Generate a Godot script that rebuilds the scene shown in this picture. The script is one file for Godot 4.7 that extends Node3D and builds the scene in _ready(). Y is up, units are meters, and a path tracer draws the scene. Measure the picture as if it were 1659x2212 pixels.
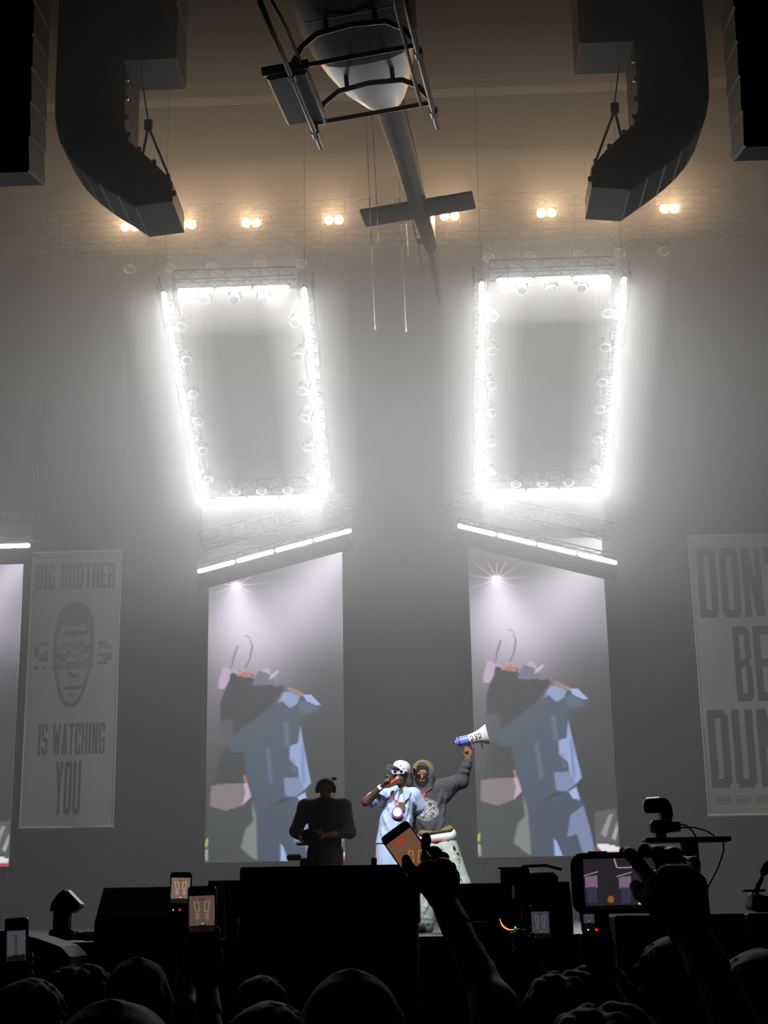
extends Node3D
# A concert hall: haze, two tilted frames of LED tubes, a helicopter prop, line arrays, banners, video screens, two performers and a crowd.

var M := {}                       # materials by name
var taken := {}                   # names in use at top level

# ---------------------------------------------------------------- mesh building
class Geo:
	var v := PackedVector3Array()
	var n := PackedVector3Array()
	var t := PackedVector2Array()
	var i := PackedInt32Array()
	func poly(p: Array, away: Vector3, uv: Array = []) -> void:      # a flat convex polygon facing AWAY
		var nn: Vector3 = (p[1] - p[0]).cross(p[2] - p[0])
		if nn.length_squared() < 1e-16 and p.size() > 3: nn = (p[2] - p[0]).cross(p[3] - p[0])
		nn = nn.normalized()
		var turn := nn.dot(away) < 0.0
		if turn: nn = -nn
		var at := v.size()
		for k in p.size():
			v.append(p[k]); n.append(nn); t.append(uv[k] if uv.size() else Vector2.ZERO)
		for k in range(1, p.size() - 1):
			if turn: i.append_array(PackedInt32Array([at, at + k, at + k + 1]))
			else: i.append_array(PackedInt32Array([at, at + k + 1, at + k]))
	func box(c: Vector3, s: Vector3, b := 0.0, x := Transform3D()) -> void:   # a box with chamfered edges
		var h := s / 2.0
		b = minf(b, minf(h.x, minf(h.y, h.z)) * 0.9)
		var at := func(sx: int, sy: int, sz: int, axis: int) -> Vector3:
			var q := Vector3(sx * (h.x - (0.0 if axis == 0 else b)), sy * (h.y - (0.0 if axis == 1 else b)), sz * (h.z - (0.0 if axis == 2 else b)))
			return x * (c + q)
		var away := func(q: Vector3) -> Vector3: return x.basis * q
		for s0 in [-1, 1]:
			poly([at.call(s0, -1, -1, 0), at.call(s0, 1, -1, 0), at.call(s0, 1, 1, 0), at.call(s0, -1, 1, 0)], away.call(Vector3(s0, 0, 0)), [Vector2(0, 1), Vector2(0, 0), Vector2(1, 0), Vector2(1, 1)])
			poly([at.call(-1, s0, -1, 1), at.call(1, s0, -1, 1), at.call(1, s0, 1, 1), at.call(-1, s0, 1, 1)], away.call(Vector3(0, s0, 0)), [Vector2(0, 0), Vector2(1, 0), Vector2(1, 1), Vector2(0, 1)])
			poly([at.call(-1, -1, s0, 2), at.call(1, -1, s0, 2), at.call(1, 1, s0, 2), at.call(-1, 1, s0, 2)], away.call(Vector3(0, 0, s0)), [Vector2(0, 1), Vector2(1, 1), Vector2(1, 0), Vector2(0, 0)])
			if b > 0.0:
				for s1 in [-1, 1]:
					poly([at.call(s0, s1, -1, 0), at.call(s0, s1, 1, 0), at.call(s0, s1, 1, 1), at.call(s0, s1, -1, 1)], away.call(Vector3(s0, s1, 0)))
					poly([at.call(s0, -1, s1, 0), at.call(s0, 1, s1, 0), at.call(s0, 1, s1, 2), at.call(s0, -1, s1, 2)], away.call(Vector3(s0, 0, s1)))
					poly([at.call(-1, s0, s1, 1), at.call(1, s0, s1, 1), at.call(1, s0, s1, 2), at.call(-1, s0, s1, 2)], away.call(Vector3(0, s0, s1)))
					for s2 in [-1, 1]:
						poly([at.call(s0, s1, s2, 0), at.call(s0, s1, s2, 1), at.call(s0, s1, s2, 2)], away.call(Vector3(s0, s1, s2)))
	func ring_strip(rings: Array, close_ends := true) -> void:       # rings of equal count, smooth sides
		var m: int = rings[0].size()
		var at := v.size()
		for r in rings.size():
			var c := Vector3.ZERO
			for q in rings[r]: c += q
			c /= m
			for k in m + 1:
				var q: Vector3 = rings[r][k % m]
				var along: Vector3 = rings[mini(r + 1, rings.size() - 1)][k % m] - rings[maxi(r - 1, 0)][k % m]
				var round_: Vector3 = rings[r][(k + 1) % m] - rings[r][(k + m - 1) % m]
				var nn := round_.cross(along)
				if nn.dot(q - c) < 0.0: nn = -nn
				if nn.length_squared() < 1e-14: nn = q - c if (q - c).length_squared() > 1e-14 else along
				v.append(q); n.append(nn.normalized()); t.append(Vector2(float(k) / m, float(r) / maxi(rings.size() - 1, 1)))
		for r in rings.size() - 1:
			for k in m:
				var a := at + r * (m + 1) + k
				var b := a + m + 1
				var fn: Vector3 = (v[b] - v[a]).cross(v[a + 1] - v[a])
				if fn.dot(n[a] + n[b] + n[a + 1]) > 0.0: i.append_array(PackedInt32Array([a, a + 1, b, b, a + 1, b + 1]))
				else: i.append_array(PackedInt32Array([a, b, a + 1, b, b + 1, a + 1]))
		if close_ends:
			var last: int = rings.size() - 1
			poly(rings[0], (rings[0][0] as Vector3) - (rings[1][0] as Vector3))
			poly(rings[last], (rings[last][0] as Vector3) - (rings[last - 1][0] as Vector3))
	func tube(a: Vector3, b: Vector3, ra: float, rb: float, m := 10) -> void:
		path([a, b], [ra, rb], m)
	func path(p: Array, r: Array, m := 8) -> void:                   # a pipe through points, radii R (one or one each)
		var rings := []
		var side := Vector3.ZERO
		for k in p.size():
			var d: Vector3 = ((p[mini(k + 1, p.size() - 1)] as Vector3) - (p[maxi(k - 1, 0)] as Vector3)).normalized()
			if side == Vector3.ZERO: side = d.cross(Vector3.UP if absf(d.y) < 0.9 else Vector3.RIGHT).normalized()
			side = (side - d * side.dot(d)).normalized()
			var up := d.cross(side)
			var rr: float = r[mini(k, r.size() - 1)]
			var ring := []
			for q in m: ring.append((p[k] as Vector3) + (side * cos(TAU * q / m) + up * sin(TAU * q / m)) * rr)
			rings.append(ring)
		ring_strip(rings)
	func lathe(prof: Array, m := 16, x := Transform3D(), sx := 1.0, sz := 1.0) -> void:   # profile of (radius, height), turned about y
		var rings := []
		for p in prof:
			var ring := []
			for q in m: ring.append(x * Vector3(maxf(p.x, 0.0004) * cos(TAU * q / m) * sx, p.y, maxf(p.x, 0.0004) * sin(TAU * q / m) * sz))
			rings.append(ring)
		ring_strip(rings)
	func ball(c: Vector3, r: Vector3, m := 14, x := Transform3D()) -> void:
		var prof := []
		for k in m / 2 + 1: prof.append(Vector2(sin(PI * k / (m / 2)), -cos(PI * k / (m / 2))))
		lathe(prof, m, x * Transform3D(Basis.from_scale(r), c))
	func prism(p: PackedVector2Array, z0: float, z1: float, x := Transform3D()) -> void:  # a polygon pulled from z0 to z1
		var tri := Geometry2D.triangulate_polygon(p)
		for z in [z0, z1]:
			for k in range(0, tri.size(), 3):
				poly([x * Vector3(p[tri[k]].x, p[tri[k]].y, z), x * Vector3(p[tri[k + 1]].x, p[tri[k + 1]].y, z), x * Vector3(p[tri[k + 2]].x, p[tri[k + 2]].y, z)], x.basis * Vector3(0, 0, z - (z0 + z1) / 2.0))
		var ccw := not Geometry2D.is_polygon_clockwise(p)
		for k in p.size():
			var a := p[k]
			var b := p[(k + 1) % p.size()]
			var o := Vector2((b - a).y, -(b - a).x) * (1.0 if ccw else -1.0)
			poly([x * Vector3(a.x, a.y, z0), x * Vector3(b.x, b.y, z0), x * Vector3(b.x, b.y, z1), x * Vector3(a.x, a.y, z1)], x.basis * Vector3(o.x, o.y, 0))
	func sheet(nu: int, nv: int, f: Callable, away: Vector3) -> void:   # a grid of points F(u, v) with texture coordinates, smooth
		var at := v.size()
		for b in nv + 1:
			for a in nu + 1:
				v.append(f.call(float(a) / nu, float(b) / nv)); n.append(Vector3.ZERO); t.append(Vector2(float(a) / nu, float(b) / nv))
		for b in nv:
			for a in nu:
				var k := at + b * (nu + 1) + a
				for q in [[k, k + 1, k + nu + 1], [k + 1, k + nu + 2, k + nu + 1]]:
					var nn := (v[q[2]] - v[q[0]]).cross(v[q[1]] - v[q[0]])
					if nn.dot(away) < 0.0:
						nn = -nn
						q = [q[0], q[2], q[1]]
					for z in q: n[z] += nn
					i.append_array(PackedInt32Array(q))
		for k in range(at, v.size()): n[k] = n[k].normalized()
	func mesh() -> ArrayMesh:
		var a := []
		a.resize(Mesh.ARRAY_MAX)
		a[Mesh.ARRAY_VERTEX] = v; a[Mesh.ARRAY_NORMAL] = n; a[Mesh.ARRAY_TEX_UV] = t; a[Mesh.ARRAY_INDEX] = i
		var m := ArrayMesh.new()
		m.add_surface_from_arrays(Mesh.PRIMITIVE_TRIANGLES, a)
		return m

func numbered(called: String) -> String:
	var k: int = taken.get(called, 0)
	taken[called] = k + 1
	return called if k == 0 else "%s_%03d" % [called, k]

func tag(o: Node3D, label: String, category: String, group := "", kind := "") -> void:
	if label: o.set_meta("label", label)
	if category: o.set_meta("category", category)
	if group: o.set_meta("group", group)
	if kind: o.set_meta("kind", kind)

func thing(called: String, label: String, category: String, at := Vector3.ZERO, turn := 0.0, group := "") -> Node3D:
	var o := Node3D.new()
	o.name = numbered(called)
	add_child(o, true)
	o.position = at
	o.rotation.y = turn
	tag(o, label, category, group)
	return o

func part(parent: Node, called: String, g, m: String, label := "") -> MeshInstance3D:
	var o := MeshInstance3D.new()
	o.mesh = g.mesh() if g is Geo else g
	o.material_override = M[m]
	o.name = called
	o.cast_shadow = GeometryInstance3D.SHADOW_CASTING_SETTING_ON
	if label: o.set_meta("label", label)
	parent.add_child(o, true)
	return o

func solo(called: String, g, m: String, label: String, category: String, group := "", kind := "") -> MeshInstance3D:
	var o := part(self, numbered(called), g, m)
	tag(o, label, category, group, kind)
	return o

func struct(called: String, g, m: String, label := "") -> MeshInstance3D:
	var o := part(self, numbered(called), g, m, label)
	o.set_meta("kind", "structure")
	return o

func copy(o: Node3D, at: Vector3, label := "", group := "") -> Node3D:
	var c: Node3D = o.duplicate()
	var base := String(o.name)
	var cut := base.rfind("_")
	if cut > 0 and base.substr(cut + 1).is_valid_int(): base = base.substr(0, cut)
	c.name = numbered(base)
	add_child(c, true)
	c.position = at
	if label: c.set_meta("label", label)
	if group: c.set_meta("group", group)
	return c

func mat(called: String, c: Color, rough := 0.6, metal := 0.0) -> StandardMaterial3D:
	var m := StandardMaterial3D.new()
	m.resource_name = called
	m.albedo_color = c
	m.roughness = rough
	m.metallic = metal
	M[called] = m
	return m

func glow(called: String, c: Color, energy: float) -> StandardMaterial3D:
	var m := mat(called, Color(0.05, 0.05, 0.05), 0.4)
	m.emission_enabled = true
	m.emission = c
	m.emission_energy_multiplier = energy
	return m

func noisy(m: StandardMaterial3D, a: Color, b: Color, freq: float, scale: float, rough_map := false, bump := 0.0) -> void:   # mottled colour and fine relief, laid from three sides
	var nz := FastNoiseLite.new()
	nz.seed = 7
	nz.frequency = freq
	nz.fractal_octaves = 4
	var tx := NoiseTexture2D.new()
	tx.width = 256; tx.height = 256; tx.seamless = true; tx.noise = nz
	var gr := Gradient.new()
	gr.set_color(0, a); gr.set_color(1, b)
	tx.color_ramp = gr
	m.albedo_texture = tx
	m.uv1_triplanar = true
	m.uv1_scale = Vector3.ONE * scale
	if bump > 0.0:
		m.heightmap_enabled = true
		m.heightmap_texture = tx
		m.heightmap_scale = bump

func image_mat(called: String, im: Image, emits := 0.0, rough := 0.8) -> StandardMaterial3D:
	var m := mat(called, Color.WHITE, rough)
	var tx := ImageTexture.create_from_image(im)
	if emits > 0.0:
		m.albedo_color = Color(0.02, 0.02, 0.02)
		m.emission_enabled = true
		m.emission = Color.BLACK
		m.emission_texture = tx
		m.emission_energy_multiplier = emits
	else:
		m.albedo_texture = tx
	return m

# ---------------------------------------------------------------- drawing on images
func fill(im: Image, p: PackedVector2Array, c: Color, soft := 0.0) -> void:   # a filled polygon, row by row; SOFT feathers its outline in pixels
	var lo := 1e9
	var hi := -1e9
	for q in p:
		lo = minf(lo, q.y); hi = maxf(hi, q.y)
	for y in range(maxi(0, int(floor(lo))), mini(im.get_height(), int(ceil(hi)) + 1)):
		var xs := []
		for k in p.size():
			var a := p[k]
			var b := p[(k + 1) % p.size()]
			if (a.y <= y + 0.5) != (b.y <= y + 0.5): xs.append(a.x + (y + 0.5 - a.y) / (b.y - a.y) * (b.x - a.x))
		xs.sort()
		for k in range(0, xs.size() - 1, 2):
			var x0 := maxf(xs[k] - soft, 0.0)
			var x1 := minf(xs[k + 1] + soft, im.get_width())
			for x in range(int(x0), int(ceil(x1))):
				var cover := clampf(minf(x + 1.0, x1) - maxf(float(x), x0), 0.0, 1.0) * c.a
				if soft > 0.0: cover *= clampf(minf(x + 0.5 - x0, x1 - x - 0.5) / (2.0 * soft), 0.0, 1.0)
				if cover > 0.0 and x < im.get_width(): im.set_pixel(x, y, im.get_pixel(x, y).lerp(Color(c.r, c.g, c.b), cover))

func pts(a: Array) -> PackedVector2Array:   # [x, y, x, y ...]
	var p := PackedVector2Array()
	for k in range(0, a.size(), 2): p.append(Vector2(a[k], a[k + 1]))
	return p

func oval(x: float, y: float, rx: float, ry: float, m := 28) -> PackedVector2Array:
	var p := PackedVector2Array()
	for k in m: p.append(Vector2(x + rx * cos(TAU * k / m), y + ry * sin(TAU * k / m)))
	return p

# Tall condensed block letters in a unit box: bars [x0, y0, x1, y1] and slanted strokes [x, y, ... four corners].
const GLYPH := {
	"D": [[0, 0, 0.36, 1], [0.64, 0.05, 1, 0.95], [0.2, 0, 0.86, 0.11], [0.2, 0.89, 0.86, 1]], "O": [[0, 0.05, 0.36, 0.95], [0.64, 0.05, 1, 0.95], [0.12, 0, 0.88, 0.11], [0.12, 0.89, 0.88, 1]],
	"N": [[0, 0, 0.33, 1], [0.67, 0, 1, 1], [0.1, 0, 0.4, 0, 0.9, 1, 0.6, 1]], "'": [[0, 0, 1, 0.24]], "T": [[0.32, 0, 0.68, 1], [0, 0, 1, 0.12]],
	"B": [[0, 0, 0.36, 1], [0.66, 0.05, 1, 0.44], [0.66, 0.54, 1, 0.95], [0.2, 0, 0.88, 0.11], [0.2, 0.44, 0.9, 0.55], [0.2, 0.89, 0.88, 1]], "E": [[0, 0, 0.4, 1], [0.2, 0, 1, 0.12], [0.2, 0.44, 0.92, 0.55], [0.2, 0.88, 1, 1]],
	"U": [[0, 0, 0.36, 0.95], [0.64, 0, 1, 0.95], [0.12, 0.89, 0.88, 1]], "M": [[0, 0, 0.25, 1], [0.75, 0, 1, 1], [0.1, 0, 0.35, 0, 0.62, 0.8, 0.4, 0.8], [0.65, 0, 0.9, 0, 0.6, 0.8, 0.38, 0.8]],
	"I": [[0, 0, 1, 1]], "G": [[0, 0.05, 0.36, 0.95], [0.64, 0.5, 1, 0.95], [0.64, 0.05, 1, 0.3], [0.12, 0, 0.88, 0.11], [0.12, 0.89, 0.88, 1], [0.5, 0.48, 1, 0.58]], "R": [[0, 0, 0.36, 1], [0.66, 0.05, 1, 0.45], [0.2, 0, 0.88, 0.11], [0.2, 0.44, 0.88, 0.55], [0.64, 0.53, 1, 1]],
	"H": [[0, 0, 0.36, 1], [0.64, 0, 1, 1], [0.2, 0.44, 0.8, 0.56]], "S": [[0, 0.05, 0.36, 0.5], [0.64, 0.5, 1, 0.95], [0.64, 0.05, 1, 0.26], [0, 0.74, 0.36, 0.95], [0.12, 0, 0.88, 0.11], [0.1, 0.43, 0.9, 0.57], [0.12, 0.89, 0.88, 1]],
	"W": [[0, 0, 0.24, 0, 0.42, 1, 0.2, 1], [0.4, 0.2, 0.6, 0.2, 0.42, 1, 0.22, 1], [0.4, 0.2, 0.6, 0.2, 0.78, 1, 0.58, 1], [0.76, 0, 1, 0, 0.8, 1, 0.58, 1]], "A": [[0.3, 0, 0.7, 0, 0.36, 1, 0, 1], [0.3, 0, 0.7, 0, 1, 1, 0.64, 1], [0.2, 0.68, 0.8, 0.8]],
	"C": [[0, 0.05, 0.36, 0.95], [0.64, 0.05, 1, 0.34], [0.64, 0.66, 1, 0.95], [0.12, 0, 0.88, 0.11], [0.12, 0.89, 0.88, 1]], "Y": [[0.32, 0.45, 0.68, 1], [0, 0, 0.36, 0, 0.64, 0.5, 0.36, 0.55], [0.64, 0, 1, 0, 0.64, 0.55, 0.36, 0.5]],
}

func words(im: Image, text: String, x: float, y: float, w: float, h: float, c: Color, lean := 0.0) -> void:   # TEXT fitted into a box
	var unit := 0.0
	for ch in text: unit += {" ": 0.5, "I": 0.42, "'": 0.36, "M": 1.35, "W": 1.4}.get(ch, 1.0) + 0.2
	var s := w / (unit - 0.2)
	var at := x
	for ch in text:
		var cw: float = {" ": 0.5, "I": 0.42, "'": 0.36, "M": 1.35, "W": 1.4}.get(ch, 1.0) * s
		for g in GLYPH.get(ch, []):
			var q: Array = [g[0], g[1], g[2], g[1], g[2], g[3], g[0], g[3]] if g.size() == 4 else g
			var p := PackedVector2Array()
			for k in range(0, 8, 2): p.append(Vector2(at + q[k] * cw + lean * (1.0 - q[k + 1]) * h, y + q[k + 1] * h))
			fill(im, p, c)
		at += cw + 0.2 * s

# ---------------------------------------------------------------- bodies: tapered bones joined by a smooth minimum and meshed as surface nets
# a bone: [a, b, radius at a, radius at b, depth factor (1 = round), cut (true carves it out)]
func bone(a: Vector3, b: Vector3, ra: float, rb: float, flat := 1.0, cut := false) -> Array:
	return [a, b, ra, rb, flat, cut]

func bone_distance(p: Vector3, o: Array) -> float:
	var a: Vector3 = o[0]
	var ab: Vector3 = o[1] - a
	var q := p - a
	var fl: float = o[4]
	if fl != 1.0:
		var tt := clampf(q.dot(ab) / maxf(ab.length_squared(), 1e-9), 0.0, 1.0)
		var e := q - ab * tt
		e.z /= fl
		return (e.length() - lerpf(o[2], o[3], tt)) * minf(1.0, fl)
	var u := clampf(q.dot(ab) / maxf(ab.length_squared(), 1e-9), 0.0, 1.0)
	return (q - ab * u).length() - lerpf(o[2], o[3], u)

func field_at(p: Vector3, bones: Array, k: float) -> float:
	var d := 1e3
	for o in bones:
		var e := bone_distance(p, o)
		if o[5]: d = maxf(d, -e)
		else:
			var h := maxf(k - absf(d - e), 0.0) / k
			d = minf(d, e) - h * h * k * 0.25
	return d

func blob(bones: Array, cell: float, k: float, g: Geo = null) -> Geo:
	if g == null: g = Geo.new()
	var lo := Vector3.INF
	var hi := -Vector3.INF
	for o in bones:
		if o[5]: continue
		var r: float = maxf(o[2], o[3]) + 2.0 * cell + k * 0.3
		var rv := Vector3(r, r, r * maxf(1.0, o[4]))
		lo = lo.min((o[0] as Vector3).min(o[1]) - rv)
		hi = hi.max((o[0] as Vector3).max(o[1]) + rv)
	var nx := int((hi.x - lo.x) / cell) + 2
	var ny := int((hi.y - lo.y) / cell) + 2
	var nz := int((hi.z - lo.z) / cell) + 2
	var f := PackedFloat32Array()
	f.resize(nx * ny * nz)
	f.fill(1.0)
	for o in bones:
		var a: Vector3 = o[0]
		var ab: Vector3 = o[1] - a
		var len2 := maxf(ab.length_squared(), 1e-9)
		var ra: float = o[2]
		var dr: float = o[3] - ra
		var fl: float = o[4]
		var cut: bool = o[5]
		var grow := maxf(o[2], o[3]) + k + 1.5 * cell
		var gv := Vector3(grow, grow, grow * maxf(1.0, fl))
		var b0 := ((a.min(o[1]) - gv - lo) / cell).floor()
		var b1 := ((a.max(o[1]) + gv - lo) / cell).ceil()
		for z in range(maxi(0, int(b0.z)), mini(nz, int(b1.z) + 1)):
			for y in range(maxi(0, int(b0.y)), mini(ny, int(b1.y) + 1)):
				var at := (z * ny + y) * nx
				var q := Vector3(lo.x - a.x, lo.y + y * cell - a.y, lo.z + z * cell - a.z)
				for x in range(maxi(0, int(b0.x)), mini(nx, int(b1.x) + 1)):
					var p := Vector3(q.x + x * cell, q.y, q.z)
					var u := clampf(p.dot(ab) / len2, 0.0, 1.0)
					var e := p - ab * u
					var d: float
					if fl == 1.0: d = e.length() - ra - dr * u
					else:
						e.z /= fl
						d = (e.length() - ra - dr * u) * minf(fl, 1.0)
					var was := f[at + x]
					if cut: f[at + x] = maxf(was, -d)
					else:
						var h := maxf(k - absf(was - d), 0.0) / k
						f[at + x] = minf(was, d) - h * h * k * 0.25
	var id := PackedInt32Array()
	id.resize(nx * ny * nz)
	id.fill(-1)
	var first := g.v.size()
	var layer := nx * ny
	var edges := [[0, 1], [0, nx], [0, layer], [1, 1 + nx], [1, 1 + layer], [nx, 1 + nx], [nx, nx + layer], [layer, 1 + layer], [layer, nx + layer], [1 + nx, 1 + nx + layer], [1 + layer, 1 + nx + layer], [nx + layer, 1 + nx + layer]]
	var step := func(o: int) -> Vector3: return Vector3(1.0 if o & 1 else 0.0, 1.0 if o & 2 else 0.0, 1.0 if o & 4 else 0.0)
	var ends := [[0, 1], [0, 2], [0, 4], [1, 3], [1, 5], [2, 3], [2, 6], [4, 5], [4, 6], [3, 7], [5, 7], [6, 7]]
	var from := []
	var to := []
	for e in ends:
		from.append(step.call(e[0])); to.append(step.call(e[1]))
	for z in nz - 1:
		for y in ny - 1:
			var row := (z * ny + y) * nx
			for x in nx - 1:
				var c := row + x
				var s := f[c] < 0.0
				if s == (f[c + 1] < 0.0) and s == (f[c + nx] < 0.0) and s == (f[c + layer] < 0.0) and s == (f[c + 1 + nx] < 0.0) and s == (f[c + 1 + layer] < 0.0) and s == (f[c + nx + layer] < 0.0) and s == (f[c + 1 + nx + layer] < 0.0): continue
				var sum := Vector3.ZERO
				var m := 0
				for e in 12:
					var fa := f[c + edges[e][0]]
					var fb := f[c + edges[e][1]]
					if (fa < 0.0) != (fb < 0.0):
						sum += (from[e] as Vector3).lerp(to[e], fa / (fa - fb))
						m += 1
				id[c] = g.v.size()
				g.v.append(lo + (Vector3(x, y, z) + sum / m) * cell)
				g.n.append(Vector3(f[c + 1] - f[c] + f[c + 1 + nx + layer] - f[c + nx + layer], f[c + nx] - f[c] + f[c + 1 + nx + layer] - f[c + 1 + layer], f[c + layer] - f[c] + f[c + 1 + nx + layer] - f[c + 1 + nx]).normalized())
				g.t.append(Vector2.ZERO)
	var quad := func(a: int, b: int, c: int, d: int, turn: bool) -> void:
		if a < 0 or b < 0 or c < 0 or d < 0: return
		if turn: g.i.append_array(PackedInt32Array([a, c, b, a, d, c]))
		else: g.i.append_array(PackedInt32Array([a, b, c, a, c, d]))
	for z in range(1, nz - 1):
		for y in range(1, ny - 1):
			var row := (z * ny + y) * nx
			for x in range(1, nx - 1):
				var c := row + x
				if id[c] < 0: continue
				var s := f[c] < 0.0
				if s != (f[c + 1] < 0.0): quad.call(id[c], id[c - nx], id[c - nx - layer], id[c - layer], s)
				if s != (f[c + nx] < 0.0): quad.call(id[c], id[c - layer], id[c - 1 - layer], id[c - 1], s)
				if s != (f[c + layer] < 0.0): quad.call(id[c], id[c - 1], id[c - 1 - nx], id[c - nx], s)
	return g

func on_skin(bones: Array, k: float, from: Vector3, dir: Vector3) -> Vector3:   # where a ray first meets a body's surface
	var p := from
	for q in 60:
		var d := field_at(p, bones, k)
		if d < 0.0008: break
		p += dir * maxf(d * 0.8, 0.0008)
		if (p - from).length() > 1.5: break
	return p

# ---------------------------------------------------------------- materials
func make_materials() -> void:
	noisy(mat("black_floor", Color(0.16, 0.16, 0.165), 0.55), Color(0.8, 0.8, 0.8), Color(1, 1, 1), 0.03, 0.5)
	noisy(mat("stage_deck", Color(0.2, 0.2, 0.2), 0.35), Color(0.75, 0.75, 0.75), Color(1, 1, 1), 0.03, 0.6)
	mat("tape", Color(0.45, 0.5, 0.25), 0.7)
	mat("stage_skirt", Color(0.05, 0.05, 0.055), 0.95)
	noisy(mat("drape", Color(0.17, 0.17, 0.18), 0.95), Color(0.85, 0.85, 0.85), Color(1, 1, 1), 0.02, 0.3)
	mat("roof", Color(0.11, 0.108, 0.105), 0.95)
	mat("beam", Color(0.36, 0.355, 0.34), 0.8)
	mat("truss", Color(0.012, 0.012, 0.013), 0.8)
	mat("cable", Color(0.06, 0.06, 0.06), 0.8)
	mat("black_cable", Color(0.05, 0.05, 0.05), 0.6)
	noisy(mat("cabinet", Color(0.1, 0.1, 0.1), 0.6), Color(0.8, 0.8, 0.8), Color(1, 1, 1), 0.08, 2.0, false, 0.05)
	noisy(mat("cabinet_grille", Color(0.22, 0.22, 0.23), 0.5, 0.3), Color(0.7, 0.7, 0.7), Color(1, 1, 1), 0.3, 6.0)
	mat("hinge", Color(0.65, 0.65, 0.65), 0.3, 0.9)
	mat("fixture", Color(0.08, 0.08, 0.085), 0.35)
	mat("fixture_rim", Color(0.75, 0.75, 0.78), 0.18, 0.6)
	var lens := mat("lens", Color(0.12, 0.12, 0.14), 0.05)
	lens.clearcoat_enabled = true
	lens.clearcoat = 1.0
	mat("housing", Color(0.09, 0.09, 0.09), 0.5, 0.4)
	glow("tube_glow", Color(0.98, 1.0, 0.965), 22.0)
	glow("blinder_glow", Color(1.0, 0.66, 0.24), 70.0)
	glow("spot_glow", Color(0.97, 0.98, 1.0), 6.0)
	mat("helicopter_dark", Color(0.1, 0.1, 0.105), 0.6)
	mat("helicopter_grey", Color(0.36, 0.36, 0.37), 0.45)
	mat("helicopter_metal", Color(0.15, 0.15, 0.15), 0.4, 0.3)
	mat("helicopter_glass", Color(0.03, 0.03, 0.035), 0.08)
	mat("helicopter_tail_lit", Color(0.55, 0.45, 0.33), 0.4)  # tan stands for blinder light on the fin
	mat("valance_cloth", Color(0.015, 0.015, 0.015), 1.0)
	mat("panel_frame", Color(0.03, 0.03, 0.03), 0.7)
	mat("cloth_edge", Color(0.62, 0.61, 0.58), 0.9)
	matte(["truss", "cable", "black_cable", "valance_cloth"], 0.0)
	matte(["cabinet", "cabinet_grille", "housing", "panel_frame", "stage_skirt", "drape"], 0.15)
	matte(["fixture", "helicopter_grey", "helicopter_metal"], 0.25)
	matte(["helicopter_dark"], 0.12)

func matte(names: Array, s: float) -> void:   # sooty paint, cloth and rubber that hardly shine
	for q in names: M[q].metallic_specular = s

# ---------------------------------------------------------------- the setting
func make_setting() -> void:
	var g := Geo.new()
	g.box(Vector3(0, -0.2, -9), Vector3(52, 0.4, 54)); struct("floor", g, "black_floor")
	g = Geo.new(); g.box(Vector3(0, 19.2, -9), Vector3(52, 0.4, 54)); struct("ceiling", g, "roof")
	g = Geo.new(); g.box(Vector3(0, 9.5, -35.8), Vector3(51.6, 19, 0.4)); struct("wall_back", g, "drape")
	g = Geo.new(); g.box(Vector3(0, 9.5, 17.8), Vector3(51.6, 19, 0.4)); struct("wall_front", g, "drape")
	g = Geo.new(); g.box(Vector3(-25.8, 9.5, -9), Vector3(0.4, 19, 53.2)); struct("wall_left", g, "drape")
	g = Geo.new(); g.box(Vector3(25.8, 9.5, -9), Vector3(0.4, 19, 53.2)); struct("wall_right", g, "drape")
	for z in [-19.0, -25.6, -32.0]:
		g = Geo.new(); g.box(Vector3(0, 17.6, z), Vector3(51, 0.34, 0.3), 0.02); struct("trim_%d" % [int(-z)], g, "beam", "pale roof beam across the hall")
	# the stage: a deck of plywood panels on a black skirted platform
	g = Geo.new(); g.box(Vector3(-0.6, 0.83, -23.8), Vector3(30, 1.66, 21.6)); var st := struct("stage_platform", g, "stage_skirt", "black skirted stage platform")
	st.set_meta("category", "stage")
	var deck := Geo.new(); deck.box(Vector3.ZERO, Vector3(2.43, 0.04, 1.215), 0.006)
	var dm := deck.mesh()
	for a in 12:
		for b in 17:
			var o := part(st, "deck_panel", dm, "stage_deck")
			o.position = Vector3(-0.6 + (a - 5.5) * 2.44, 1.68, -13.62 - b * 1.225)
	# taped lines and a pale strip along the deck's front edge
	for k in 3:
		g = Geo.new(); g.box(Vector3(-6.4 + k * 1.9, 1.7015, -20.0 - k * 2.0), Vector3(0.08, 0.003, 7.0), 0.0, Transform3D())
		part(st, "tape_line", g, "tape", "greenish yellow floor tape line")

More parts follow.
